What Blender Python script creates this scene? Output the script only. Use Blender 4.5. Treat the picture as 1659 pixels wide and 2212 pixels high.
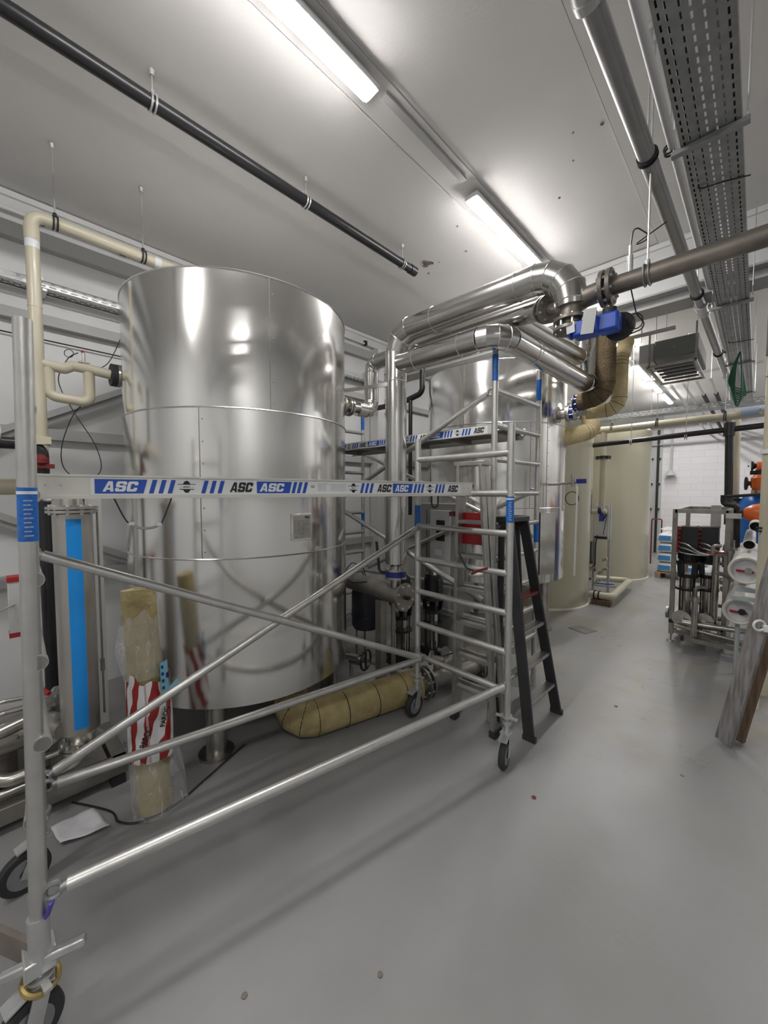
import bpy, math, random
from mathutils import Vector, Matrix
V = Vector
PI = math.pi
random.seed(7)
SC = bpy.context.scene
COL = SC.collection
for o in list(bpy.data.objects): bpy.data.objects.remove(o)

# ---------------------------------------------------------------- camera, world, exposure
cam_d = bpy.data.cameras.new('camera'); cam = bpy.data.objects.new('camera', cam_d); COL.objects.link(cam)
YAW, PITCH, CAM_H = math.radians(44.1), math.radians(2.96), 1.94
cam.location = (0, 0, CAM_H)
cam.rotation_euler = (PI/2 - PITCH, 0, YAW)
cam_d.sensor_fit = 'VERTICAL'; cam_d.sensor_height = 24.0
cam_d.lens = 24.0 * 831.0 / 2212.0
cam_d.clip_start = 0.02; cam_d.clip_end = 100
SC.camera = cam
SC.view_settings.view_transform = 'Standard'
SC.view_settings.look = 'None'
SC.view_settings.gamma = 1.0
SC.view_settings.use_curve_mapping = False
SC.view_settings.exposure = 0.58
wd = bpy.data.worlds.new('world'); SC.world = wd; wd.use_nodes = True
wd.node_tree.nodes['Background'].inputs[0].default_value = (.8, .85, 1, 1)
wd.node_tree.nodes['Background'].inputs[1].default_value = 0.3
LAMP = 62.0          # emission of the ceiling battens

# ---------------------------------------------------------------- materials
MATS = {}
def mat(name, col, rough=.5, metal=0., noise=0., nscale=8., bump=0., bscale=30., col2=None, emis=0., alpha=1., coat=0., spec=.5, stretch=None, rvar=0.):
    if name in MATS: return MATS[name]
    m = bpy.data.materials.new(name); m.use_nodes = True
    nt = m.node_tree; N = nt.nodes; L = nt.links; b = N['Principled BSDF']
    b.inputs['Base Color'].default_value = (*col, 1); b.inputs['Roughness'].default_value = rough
    b.inputs['Metallic'].default_value = metal; b.inputs['Specular IOR Level'].default_value = spec
    b.inputs['Coat Weight'].default_value = coat
    if alpha < 1: b.inputs['Alpha'].default_value = alpha
    tc = N.new('ShaderNodeTexCoord'); mp = N.new('ShaderNodeMapping'); L.new(tc.outputs['Object'], mp.inputs[0])
    if stretch: mp.inputs['Scale'].default_value = stretch
    if noise > 0 or col2:
        n = N.new('ShaderNodeTexNoise'); n.inputs['Scale'].default_value = nscale; n.inputs['Detail'].default_value = 5
        L.new(mp.outputs[0], n.inputs['Vector'])
        r = N.new('ShaderNodeValToRGB'); L.new(n.outputs[0], r.inputs[0])
        r.color_ramp.elements[0].position = .35; r.color_ramp.elements[1].position = .65
        c2 = col2 if col2 else tuple(max(0, x*(1-noise)) for x in col)
        r.color_ramp.elements[0].color = (*c2, 1); r.color_ramp.elements[1].color = (*col, 1)
        L.new(r.outputs[0], b.inputs['Base Color'])
        if rvar:
            mr = N.new('ShaderNodeMapRange'); L.new(n.outputs[0], mr.inputs[0]); mr.inputs[1].default_value = .3; mr.inputs[2].default_value = .7
            mr.inputs[3].default_value = rough+rvar; mr.inputs[4].default_value = max(.03, rough-rvar); L.new(mr.outputs[0], b.inputs['Roughness'])
    if bump > 0:
        n2 = N.new('ShaderNodeTexNoise'); n2.inputs['Scale'].default_value = bscale; n2.inputs['Detail'].default_value = 3
        L.new(mp.outputs[0], n2.inputs['Vector'])
        bp = N.new('ShaderNodeBump'); bp.inputs['Strength'].default_value = bump; bp.inputs['Distance'].default_value = .02
        L.new(n2.outputs[0], bp.inputs['Height']); L.new(bp.outputs[0], b.inputs['Normal'])
    if emis:
        b.inputs['Emission Color'].default_value = (*col, 1); b.inputs['Emission Strength'].default_value = emis
    MATS[name] = m; return m

M_wall = mat('wall panel paint', (.72, .73, .73), .5, noise=.05, nscale=1.5)
M_ceil = mat('ceiling paint', (.74, .725, .71), .85, noise=.05, nscale=1.2, bump=.06, bscale=60)
M_white = mat('white trim', (.75, .75, .74), .5)
M_girt = mat('grey steel girt', (.42, .42, .415), .5)
M_tank = mat('polished tank cladding', (.82, .81, .785), .17, 1, noise=.05, nscale=1.6, bump=.22, bscale=1.3, rvar=.03, stretch=(1.6, 1.6, .4))
M_clad = mat('pipe cladding', (.62, .61, .59), .2, 1, noise=.12, nscale=5, bump=.05, bscale=4, rvar=.06)
M_seam = mat('cladding bead', (.8, .8, .78), .25, 1)
M_alu = mat('scaffold aluminium', (.62, .615, .595), .38, .85, noise=.14, nscale=9, bump=.04, bscale=50, rvar=.06)
M_aluk = mat('ladder aluminium', (.48, .47, .45), .42, .85, noise=.2, nscale=9)
M_galv = mat('galvanised steel', (.36, .36, .355), .40, .8, noise=.12, nscale=6)
M_galvd = mat('cable tray galvanised', (.36, .37, .375), .45, .7, noise=.2, nscale=12)
M_galvb = mat('bright galvanised', (.62, .63, .63), .35, .7, noise=.15, nscale=15)
M_ss = mat('stainless pipe', (.55, .53, .49), .28, .95, noise=.25, nscale=9)
M_ssd = mat('dull stainless', (.36, .34, .31), .42, .8, noise=.3, nscale=7)
M_steel = mat('raw steel pipe', (.30, .27, .235), .42, .75, noise=.4, nscale=5, rvar=.1)
M_black = mat('black plastic', (.018, .018, .02), .32)
M_blackm = mat('black matt', (.02, .02, .022), .6)
M_pp = mat('beige polypropylene', (.55, .51, .39), .32, coat=.1)
M_pptank = mat('khaki plastic tank', (.46, .435, .325), .25, noise=.05, nscale=1, coat=.2)
M_ppw = mat('pale plastic weld', (.66, .63, .50), .4)
M_wool = mat('mineral wool', (.40, .33, .165), .95, col2=(.30, .24, .11), nscale=9, bump=.45, bscale=45)
M_woolb = mat('brown mineral wool', (.15, .11, .06), .95, col2=(.10, .07, .04), nscale=9, bump=.8, bscale=45)
M_wooly = mat('pale mineral wool', (.66, .56, .34), .95, col2=(.52, .42, .22), nscale=9, bump=.8, bscale=45)
M_dark = mat('dark gap', (.01, .009, .008), .9)
M_blue = mat('sticker blue', (.012, .075, .42), .4)
M_blue2 = mat('sky blue label', (.008, .27, .76), .35)
M_paleblue = mat('pale blue label', (.22, .52, .66), .5)
M_sw = mat('sticker white', (.72, .74, .75), .4)
M_ink = mat('black ink', (.012, .012, .012), .5)
M_inkg = mat('grey ink', (.35, .35, .36), .6)
M_red = mat('red plastic', (.32, .012, .016), .35)
M_redd = mat('dark red', (.14, .012, .014), .4)
M_redo = mat('red film', (.33, .018, .016), .4)
M_fibre = mat('dark fibreglass', (.028, .029, .031), .45)
M_orange = mat('orange plastic', (.78, .16, .03), .35)
M_bluet = mat('blue vessel', (.02, .16, .58), .3)
M_bluev = mat('blue actuator', (.01, .07, .45), .35)
M_purple = mat('purple blue plastic', (.07, .06, .36), .4)
M_navy = mat('navy valve', (.01, .02, .16), .35)
M_rubber = mat('rubber', (.03, .03, .033), .7)
M_pvc = mat('white membrane tube', (.70, .69, .64), .35)
M_cab = mat('cabinet grey', (.46, .47, .46), .5)
M_cabd = mat('cabinet dark grey', (.24, .245, .24), .5)
M_ahu = mat('air unit grey', (.15, .16, .155), .5)
M_woodg = mat('weathered timber', (.27, .26, .26), .85, col2=(.14, .13, .125), nscale=6, stretch=(9, 9, .7), bump=.3, bscale=20)
M_woodb = mat('brown timber', (.20, .135, .085), .8, col2=(.12, .075, .045), nscale=6, stretch=(9, 9, .7), bump=.3, bscale=20)
M_pallet = mat('pallet wood', (.45, .33, .2), .85, noise=.3, nscale=9)
M_conc = mat('concrete plinth', (.30, .29, .27), .85, noise=.25, nscale=4)
M_paper = mat('white paper', (.72, .72, .76), .8, noise=.12, nscale=14)
M_bag = mat('white sack', (.74, .75, .76), .55, bump=.5, bscale=9)
M_brass = mat('brass zinc', (.55, .42, .18), .35, .8, noise=.3)
M_vessel = mat('dark expansion vessel', (.035, .035, .048), .4)
M_green = mat('green cord', (.01, .10, .05), .6)
M_duct = mat('skylight duct', (.45, .45, .45), .5)
M_lampw = mat('lamp housing', (.7, .7, .7), .5)
M_lamp = mat('lit diffuser', (1, .975, .955), .5, emis=LAMP)

def film_mat(name, tint, a, rough=.25):
    m = bpy.data.materials.new(name); m.use_nodes = True; nt = m.node_tree; N = nt.nodes; L = nt.links
    b = N['Principled BSDF']; b.inputs['Base Color'].default_value = (*tint, 1); b.inputs['Roughness'].default_value = rough
    tc = N.new('ShaderNodeTexCoord'); n = N.new('ShaderNodeTexNoise'); n.inputs['Scale'].default_value = 10; n.inputs['Detail'].default_value = 2; n.inputs['Distortion'].default_value = 1.0; n.inputs['Roughness'].default_value = .4
    mp = N.new('ShaderNodeMapping'); mp.inputs['Scale'].default_value = (1.3, 1.3, .5); L.new(tc.outputs['Object'], mp.inputs[0]); L.new(mp.outputs[0], n.inputs['Vector'])
    ab = N.new('ShaderNodeMath'); ab.operation = 'SUBTRACT'; L.new(n.outputs[0], ab.inputs[0]); ab.inputs[1].default_value = .5
    a2 = N.new('ShaderNodeMath'); a2.operation = 'ABSOLUTE'; L.new(ab.outputs[0], a2.inputs[0])
    r = N.new('ShaderNodeMapRange'); r.interpolation_type = 'SMOOTHSTEP'; L.new(a2.outputs[0], r.inputs[0]); r.inputs[1].default_value = 0; r.inputs[2].default_value = .016
    r.inputs[3].default_value = min(1, a+.22); r.inputs[4].default_value = a; L.new(r.outputs[0], b.inputs['Alpha'])
    bp = N.new('ShaderNodeBump'); bp.inputs['Strength'].default_value = .9; bp.inputs['Distance'].default_value = .03; L.new(n.outputs[0], bp.inputs['Height']); L.new(bp.outputs[0], b.inputs['Normal'])
    return m
M_film = film_mat('clear plastic film', (.85, .85, .84), .2)

def stripe_mat():
    m = bpy.data.materials.new('red and white printed film'); m.use_nodes = True; nt = m.node_tree; N = nt.nodes; L = nt.links
    b = N['Principled BSDF']; b.inputs['Roughness'].default_value = .35
    tc = N.new('ShaderNodeTexCoord'); sp = N.new('ShaderNodeSeparateXYZ'); L.new(tc.outputs['UV'], sp.inputs[0])
    def mth(op, a, bb):
        x = N.new('ShaderNodeMath'); x.operation = op
        for i, q in enumerate((a, bb)):
            if isinstance(q, (int, float)): x.inputs[i].default_value = q
            else: L.new(q, x.inputs[i])
        return x.outputs[0]
    no = N.new('ShaderNodeTexNoise'); no.inputs['Scale'].default_value = 3.5; L.new(tc.outputs['UV'], no.inputs['Vector'])
    w = mth('MULTIPLY', no.outputs[0], .22)
    s = mth('ADD', mth('ADD', sp.outputs[0], mth('MULTIPLY', sp.outputs[1], -.28)), w)
    f = mth('FRACT', mth('MULTIPLY', s, 7.), 0)
    g = mth('GREATER_THAN', f, .54)
    mx = N.new('ShaderNodeMix'); mx.data_type = 'RGBA'; L.new(g, mx.inputs[0]); mx.inputs[6].default_value = (.70, .70, .70, 1); mx.inputs[7].default_value = (.30, .016, .014, 1)
    L.new(mx.outputs[2], b.inputs['Base Color'])
    n2 = N.new('ShaderNodeTexNoise'); n2.inputs['Scale'].default_value = 9; L.new(tc.outputs['Object'], n2.inputs['Vector'])
    bp = N.new('ShaderNodeBump'); bp.inputs['Strength'].default_value = .6; bp.inputs['Distance'].default_value = .02; L.new(n2.outputs[0], bp.inputs['Height']); L.new(bp.outputs[0], b.inputs['Normal'])
    return m
M_stripe = stripe_mat()

def floor_mat():
    m = bpy.data.materials.new('grey painted floor'); m.use_nodes = True; nt = m.node_tree; N = nt.nodes; L = nt.links
    b = N['Principled BSDF']; tc = N.new('ShaderNodeTexCoord')
    def noise(sc, det=6, dist=0, rough=.6):
        n = N.new('ShaderNodeTexNoise'); n.inputs['Scale'].default_value = sc; n.inputs['Detail'].default_value = det; n.inputs['Distortion'].default_value = dist
        n.inputs['Roughness'].default_value = rough; L.new(tc.outputs['Object'], n.inputs['Vector']); return n.outputs[0]
    def ramp(x, a, bb):
        r = N.new('ShaderNodeMapRange'); r.interpolation_type = 'SMOOTHSTEP'; L.new(x, r.inputs[0]); r.inputs[1].default_value = a; r.inputs[2].default_value = bb; return r.outputs[0]
    def mix(f, a, bb):
        x = N.new('ShaderNodeMix'); x.data_type = 'RGBA'; L.new(f, x.inputs[0])
        for i, q in ((6, a), (7, bb)):
            if isinstance(q, tuple): x.inputs[i].default_value = (*q, 1)
            else: L.new(q, x.inputs[i])
        return x.outputs[2]
    def mul(a, bb):
        x = N.new('ShaderNodeMath'); x.operation = 'MULTIPLY'; L.new(a, x.inputs[0])
        if isinstance(bb, float): x.inputs[1].default_value = bb
        else: L.new(bb, x.inputs[1])
        return x.outputs[0]
    base = mix(ramp(noise(1.3), .35, .65), (.262, .261, .258), (.288, .287, .286))
    sp = N.new('ShaderNodeSeparateXYZ'); L.new(tc.outputs['Object'], sp.inputs[0])
    far = ramp(sp.outputs[1], -3.4, -1.6)                       # the trodden part of the floor is dirtier
    d1 = mul(mul(ramp(noise(1.7, 8, .6), .46, .70), far), .75)
    c1 = mix(d1, base, (.26, .235, .17))
    d2 = mul(mul(ramp(noise(5.5, 8, 1.2), .60, .74), far), .8)
    c2 = mix(d2, c1, (.15, .135, .115))
    d3 = mul(ramp(noise(38, 3), .74, .80), .5)
    c3 = mix(d3, c2, (.18, .14, .11))
    L.new(c3, b.inputs['Base Color'])
    r = N.new('ShaderNodeMapRange'); L.new(noise(3), r.inputs[0]); r.inputs[3].default_value = .30; r.inputs[4].default_value = .48; L.new(r.outputs[0], b.inputs['Roughness'])
    bp = N.new('ShaderNodeBump'); bp.inputs['Strength'].default_value = .08; bp.inputs['Distance'].default_value = .01; L.new(noise(25), bp.inputs['Height']); L.new(bp.outputs[0], b.inputs['Normal'])
    return m
M_floor = floor_mat()

def block_mat():
    m = bpy.data.materials.new('white painted blockwork'); m.use_nodes = True; nt = m.node_tree; N = nt.nodes; L = nt.links
    b = N['Principled BSDF']; b.inputs['Roughness'].default_value = .6
    tc = N.new('ShaderNodeTexCoord'); mp = N.new('ShaderNodeMapping'); mp.inputs['Rotation'].default_value = (PI/2, 0, 0); L.new(tc.outputs['Object'], mp.inputs[0])
    br = N.new('ShaderNodeTexBrick'); br.inputs['Color1'].default_value = (.74, .73, .75, 1); br.inputs['Color2'].default_value = (.70, .69, .71, 1); br.inputs['Mortar'].default_value = (.64, .63, .65, 1)
    br.inputs['Scale'].default_value = 1; br.inputs['Brick Width'].default_value = .6; br.inputs['Row Height'].default_value = .2; br.inputs['Mortar Size'].default_value = .008
    L.new(mp.outputs[0], br.inputs['Vector']); L.new(br.outputs[0], b.inputs['Base Color'])
    bp = N.new('ShaderNodeBump'); bp.inputs['Strength'].default_value = .4; bp.inputs['Distance'].default_value = .01; bp.invert = True; L.new(br.outputs['Fac'], bp.inputs['Height']); L.new(bp.outputs[0], b.inputs['Normal'])
    return m
M_block = block_mat()

# ---------------------------------------------------------------- mesh helper
def frame_of(d, up=None):
    d = V(d).normalized(); u = V(up) if up is not None else (V((0, 0, 1)) if abs(d.z) < .95 else V((0, 1, 0)))
    x = u.cross(d)
    if x.length < 1e-6: x = V((1, 0, 0)).cross(d)
    x.normalize(); y = d.cross(x).normalized(); return x, y, d
class MB:
    def __init__(s): s.v = []; s.f = []; s.uv = None
    def add(s, vs, fs):
        n = len(s.v); s.v += [V(p) for p in vs]; s.f += [tuple(i+n for i in f) for f in fs]; return s
    def box(s, c, sz, rot=None):
        c = V(c); hx, hy, hz = (q/2 for q in sz)
        vs = [V((x*hx, y*hy, z*hz)) for x in (-1, 1) for y in (-1, 1) for z in (-1, 1)]
        if rot is not None: vs = [rot @ q for q in vs]
        return s.add([c+q for q in vs], [(0, 1, 3, 2), (4, 6, 7, 5), (0, 4, 5, 1), (2, 3, 7, 6), (0, 2, 6, 4), (1, 5, 7, 3)])
    def bx(s, a, b):
        a, b = V(a), V(b); return s.box((a+b)/2, [abs(q) for q in (b-a)])
    def beam(s, p0, p1, w, h, up=None):
        p0, p1 = V(p0), V(p1); x, y, d = frame_of(p1-p0, up)
        vs = [p+x*a*w/2+y*b*h/2 for p in (p0, p1) for a, b in ((-1, -1), (1, -1), (1, 1), (-1, 1))]
        return s.add(vs, [(3, 2, 1, 0), (4, 5, 6, 7), (0, 1, 5, 4), (1, 2, 6, 5), (2, 3, 7, 6), (3, 0, 4, 7)])
    def cyl(s, p0, p1, r, r2=None, seg=20, caps=True):
        p0, p1 = V(p0), V(p1); r2 = r if r2 is None else r2; x, y, d = frame_of(p1-p0)
        vs = [p+(x*math.cos(a)+y*math.sin(a))*q for p, q in ((p0, r), (p1, r2)) for a in [2*PI*i/seg for i in range(seg)]]
        fs = [(i, (i+1) % seg, seg+(i+1) % seg, seg+i) for i in range(seg)]
        if caps: fs += [tuple(range(seg))[::-1], tuple(range(seg, 2*seg))]
        return s.add(vs, fs)
    def pipe(s, p0, p1, ro, ri, seg=20):           # hollow tube
        p0, p1 = V(p0), V(p1); x, y, d = frame_of(p1-p0); vs = []
        for p, q in ((p0, ro), (p1, ro), (p1, ri), (p0, ri)):
            vs += [p+(x*math.cos(2*PI*i/seg)+y*math.sin(2*PI*i/seg))*q for i in range(seg)]
        fs = [(k*seg+i, k*seg+(i+1) % seg, ((k+1) % 4)*seg+(i+1) % seg, ((k+1) % 4)*seg+i) for k in range(4) for i in range(seg)]
        return s.add(vs, fs)
    def lathe(s, prof, o, d=(0, 0, 1), seg=24, caps=True):
        o = V(o); x, y, d = frame_of(d); vs = []
        for r, h in prof: vs += [o+d*h+(x*math.cos(2*PI*i/seg)+y*math.sin(2*PI*i/seg))*r for i in range(seg)]
        n = len(prof); fs = [(k*seg+i, k*seg+(i+1) % seg, (k+1)*seg+(i+1) % seg, (k+1)*seg+i) for k in range(n-1) for i in range(seg)]
        if caps: fs += [tuple(range(seg))[::-1], tuple(range((n-1)*seg, n*seg))]
        return s.add(vs, fs)
    def tube(s, pts, r, seg=12, caps=True, closed=False, radii=None):
        pts = [V(p) for p in pts]; n = len(pts); rings = []
        tang = []
        for i in range(n):
            a = pts[i-1] if (i > 0 or closed) else pts[i]; b = pts[(i+1) % n] if (i < n-1 or closed) else pts[i]
            t = (b-pts[i]).normalized() if a == pts[i] else ((pts[i]-a).normalized() if b == pts[i] else ((pts[i]-a).normalized()+(b-pts[i]).normalized()))
            tang.append(t.normalized() if t.length > 1e-6 else V((0, 0, 1)))
        x, y, _ = frame_of(tang[0])
        for i in range(n):
            t = tang[i]; x = (x-t*x.dot(t)).normalized(); y = t.cross(x); rr = radii[i] if radii else r
            rings.append([pts[i]+(x*math.cos(2*PI*k/seg)+y*math.sin(2*PI*k/seg))*rr for k in range(seg)])
        vs = [p for g in rings for p in g]; m = n if closed else n-1
        fs = [(i*seg+k, i*seg+(k+1) % seg, ((i+1) % n)*seg+(k+1) % seg, ((i+1) % n)*seg+k) for i in range(m) for k in range(seg)]
        if caps and not closed: fs += [tuple(range(seg))[::-1], tuple(range((n-1)*seg, n*seg))]
        return s.add(vs, fs)
    def torus(s, c, d, R, r, seg=24, ms=8):
        x, y, d = frame_of(d); c = V(c)
        return s.tube([c+(x*math.cos(2*PI*i/seg)+y*math.sin(2*PI*i/seg))*R for i in range(seg)], r, ms, closed=True)
    def poly(s, pts, n, th):                        # flat outline with thickness along n
        pts = [V(p) for p in pts]; n = V(n).normalized()*th; k = len(pts)
        return s.add(pts+[p+n for p in pts], [tuple(range(k))[::-1], tuple(range(k, 2*k))]+[(i, (i+1) % k, k+(i+1) % k, k+i) for i in range(k)])
    def sphere(s, c, r, sz=1., seg=16):
        return s.lathe([(max(1e-4, r*math.sin(PI*i/8)), -r*sz*math.cos(PI*i/8)) for i in range(9)], c, (0, 0, 1), seg)
def worg(o):
    return V(o['_w']) if '_w' in o.keys() else V((0, 0, 0))
def build(name, mb, m, parent=None, bevel=0, origin=None, sharp=38):
    me = bpy.data.meshes.new(name)
    if parent is not None: org = worg(parent)
    elif origin is not None: org = V(origin)
    else:
        xs = [p.x for p in mb.v]; ys = [p.y for p in mb.v]; org = V(((min(xs)+max(xs))/2, (min(ys)+max(ys))/2, min(p.z for p in mb.v)))
    me.from_pydata([tuple(p-org) for p in mb.v], [], mb.f)
    if mb.uv:
        ul = me.uv_layers.new(name='UVMap')
        for l in me.loops: ul.data[l.index].uv = mb.uv[l.vertex_index]
    me.materials.append(m)
    for p in me.polygons: p.use_smooth = True
    me.set_sharp_from_angle(angle=math.radians(sharp))
    o = bpy.data.objects.new(name, me); COL.objects.link(o); o['_w'] = tuple(org)
    if parent is not None: o.parent = parent
    else: o.location = org
    if bevel:
        b = o.modifiers.new('bevel', 'BEVEL'); b.width = bevel; b.segments = 2; b.limit_method = 'ANGLE'; b.angle_limit = math.radians(45)
    return o
def tag(o, label, cat, group=None, kind=None):
    if label: o['label'] = label
    if cat: o['category'] = cat
    if group: o['group'] = group
    if kind: o['kind'] = kind
    return o
def thing(name, label, cat, loc, group=None):
    o = bpy.data.objects.new(name, None); COL.objects.link(o); o.location = loc; o['_w'] = tuple(loc); o.empty_display_size = .1
    return tag(o, label, cat, group)
def struct(name, mb, m, parent=None, bevel=0):
    o = build(name, mb, m, parent, bevel)
    if parent is None: o['kind'] = 'structure'
    return o
def dup(root, loc, label, rotz=0):
    def cp(o, par):
        c = o.copy(); COL.objects.link(c)
        if par is not None: c.parent = par
        for ch in [q for q in KIDS.get(o.name, [])]: cp(ch, c)
        return c
    KIDS = {}
    for q in bpy.data.objects:
        if q.parent is not None: KIDS.setdefault(q.parent.name, []).append(q)
    r = cp(root, None); r.location = loc; r.rotation_euler[2] = rotz; r['_w'] = tuple(loc)
    if label: r['label'] = label
    return r
TXT = {}
def text_mesh(s, bold=.02, shear=0.):
    k = (s, bold, shear)
    if k in TXT: return TXT[k]
    cu = bpy.data.curves.new('txt', 'FONT'); cu.body = s; cu.size = 1; cu.offset = bold; cu.shear = shear; cu.resolution_u = 3
    ob = bpy.data.objects.new('txt', cu); COL.objects.link(ob); bpy.context.view_layer.update()
    me = bpy.data.meshes.new_from_object(ob.evaluated_get(bpy.context.evaluated_depsgraph_get()))
    vs = [V(v.co) for v in me.vertices]; fs = [tuple(p.vertices) for p in me.polygons]
    x0 = min(v.x for v in vs); x1 = max(v.x for v in vs); y0 = min(v.y for v in vs); y1 = max(v.y for v in vs)
    TXT[k] = ([((v.x-x0)/(x1-x0), (v.y-y0)/(y1-y0)) for v in vs], fs, (x1-x0)/(y1-y0))
    bpy.data.objects.remove(ob); bpy.data.meshes.remove(me); bpy.data.curves.remove(cu); return TXT[k]
GLY = {'A': [[(0, 0), (.30, 0), (.46, .62), (.46, 1), (.30, 1)], [(.54, .62), (.70, 0), (1, 0), (.70, 1), (.54, 1)], [(.46, .62), (.54, .62), (.54, 1), (.46, 1)], [(.344, .17), (.656, .17), (.607, .36), (.393, .36)]],
 'S': [[(.12, 1), (0, .86), (0, .50), (.12, .40), (.34, .40), (.34, 1)], [(.34, .78), (.64, .78), (.64, 1), (.34, 1)], [(.64, 1), (.88, 1), (1, .86), (1, .66), (.66, .66), (.66, .78), (.64, .78)], [(.34, .40), (.66, .40), (.66, .60), (.34, .60)],
       [(.88, .60), (1, .50), (1, .14), (.88, 0), (.66, 0), (.66, .60)], [(.36, 0), (.66, 0), (.66, .22), (.36, .22)], [(.12, 0), (.36, 0), (.36, .22), (.34, .34), (0, .34), (0, .14)]],
 'C': [[(.12, 1), (0, .86), (0, .14), (.12, 0), (.34, 0), (.34, 1)], [(.34, .76), (.66, .76), (.66, 1), (.34, 1)], [(.34, 0), (.66, 0), (.66, .24), (.34, .24)], [(.66, 1), (.88, 1), (1, .86), (1, .62), (.66, .62)], [(.66, 0), (.88, 0), (1, .14), (1, .38), (.66, .38)]]}
def put_asc(mb, o, ex, ey, w, h):
    ex, ey, o = V(ex), V(ey), V(o); lw = w*.30
    for i, ch_ in enumerate('ASC'):
        for pl in GLY[ch_]:
            n = len(mb.v); mb.v += [o+ex*(i*w*.325+x*lw+y*h*.24)+ey*(y*h) for x, y in pl]; mb.f.append(tuple(range(n, n+len(pl))))
def put_text(mb, s, o, ex, ey, w, h=None, bold=.02, shear=0.):
    vs, fs, asp = text_mesh(s, bold, shear)
    if h is None: h = w/asp
    ex, ey, o = V(ex), V(ey), V(o)
    mb.add([o+ex*(x*w)+ey*(y*h) for x, y in vs], fs); return mb
def spl(pts, n=8):
    pts = [V(p) for p in pts]; out = []
    for i in range(len(pts)-1):
        p0 = pts[max(i-1, 0)]; p1 = pts[i]; p2 = pts[i+1]; p3 = pts[min(i+2, len(pts)-1)]
        for k in range(n):
            u = k/n; out.append(.5*((2*p1)+(p2-p0)*u+(2*p0-5*p1+4*p2-p3)*u*u+(3*p1-p0-3*p2+p3)*u**3))
    out.append(pts[-1]); return out
def fillet(pts, rad, n=6):
    pts = [V(p) for p in pts]; out = [pts[0]]
    for i in range(1, len(pts)-1):
        a, p, b = pts[i-1], pts[i], pts[i+1]; d1 = (a-p).normalized(); d2 = (b-p).normalized()
        th = d1.angle(d2)
        if th > PI-.02: out.append(p); continue
        t = min(rad/math.tan(th/2), (a-p).length*.49, (b-p).length*.49); r = t*math.tan(th/2)
        bis = (d1+d2).normalized(); c = p+bis*(r/math.sin(th/2)); s0 = p+d1*t-c; s1 = p+d2*t-c; ang = s0.angle(s1)
        ax = s0.cross(s1).normalized()
        for k in range(n+1): out.append(c+Matrix.Rotation(ang*k/n, 3, ax) @ s0)
    out.append(pts[-1]); return out
def pipe_run(root, pts, r, m, bend, gores=4, bandm=None, seg=48, pname='pipe_section', ename='elbow', every=None):
    """straight sections, elbows and the bead rings where they meet, each its own part"""
    pts = [V(p) for p in pts]; cur = pts[0]; bands = []
    for i in range(1, len(pts)):
        p = pts[i]
        if i < len(pts)-1:
            d1 = (pts[i-1]-p).normalized(); d2 = (pts[i+1]-p).normalized(); th = d1.angle(d2); bn = bend[i-1] if isinstance(bend, tuple) else bend; gn = gores[i-1] if isinstance(gores, tuple) else gores; t = bn/math.tan(th/2)
            e0 = p+d1*t; e1 = p+d2*t
            build(pname, MB().cyl(cur, e0, r, seg=seg), m, root)
            path = fillet([p+d1*20, p, p+d2*20], bn, gn)[1:-1]
            build(ename, MB().tube([e0+d1*.004]+path[1:-1]+[e1+d2*.004], r*1.012, seg), m, root, sharp=9)
            bands += [(e0, d1), (e1, d2)]+[(path[k], path[k+1]-path[k-1]) for k in range(1, len(path)-1)]; cur = e1
        else:
            build(pname, MB().cyl(cur, p, r, seg=seg), m, root)
    if bandm:
        for q, d in bands: build('seam_band', MB().torus(q, d, r*1.02, r*.035, 28, 6), bandm, root)
    return root
def flange(root, c, d, R, th=.02, gap=.012, bolts=8, m=None, name='flange', pair=True):
    m = m or M_ssd; d = V(d).normalized(); c = V(c); x, y, _ = frame_of(d); mb = MB()
    if pair:
        mb.cyl(c-d*(gap/2+th), c-d*gap/2, R, seg=28); mb.cyl(c+d*gap/2, c+d*(gap/2+th), R, seg=28)
    else: mb.cyl(c-d*th/2, c+d*th/2, R, seg=28)
    f = build(name, mb, m, root)
    b = MB(); e = (gap/2+th if pair else th/2)+.012
    for k in range(bolts):
        a = 2*PI*(k+.5)/bolts; q = c+(x*math.cos(a)+y*math.sin(a))*R*.82
        b.cyl(q-d*e, q+d*e, R*.055+.003, seg=6)
    build('bolts', b, M_galvb, f); return f
def hanger(root, x, y, ztop, zpipe, r, axis=(0, 1, 0), m=None):
    h = build('hanger_rod', MB().cyl((x, y, zpipe+r), (x, y, ztop-.004), .005, seg=8).cyl((x, y, ztop-.035), (x, y, ztop-.004), .014, .02, seg=10), M_galvb, root)
    cl = MB(); a = V(axis)
    cl.torus(V((x, y, zpipe))-a*.012, axis, r+.004, .006, 20, 6).torus(V((x, y, zpipe))+a*.012, axis, r+.004, .006, 20, 6)
    cl.cyl((x, y, zpipe+r), (x, y, zpipe+r+.03), .012, seg=8)
    build('pipe_clamp', cl, m or M_blackm, h); return h
def perforated(mb, o, u, v, L, W, cols, pitch, slot):
    """flat sheet from o along u (length L) and v (width W) with rows of slots; cols = (v0, v1) of each row"""
    o, u, v = V(o), V(u), V(v)
    def q(a0, a1, b0, b1): mb.add([o+u*a0+v*b0, o+u*a1+v*b0, o+u*a1+v*b1, o+u*a0+v*b1], [(0, 1, 2, 3)])
    e = 0
    for i, (b0, b1) in enumerate(cols):
        q(0, L, e, b0); off = pitch*.5 if i % 2 else 0; n = int((L-off)/pitch)
        if off: q(0, off, b0, b1)
        for k in range(n): q(off+k*pitch+slot, off+(k+1)*pitch, b0, b1)
        q(off+n*pitch, L, b0, b1); e = b1
    q(0, L, e, W); return mb

CZ = 4.54; XL = -4.75; YD = 5.03; YF = 15.0; XR = 3.0; YB = -3.5
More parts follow.
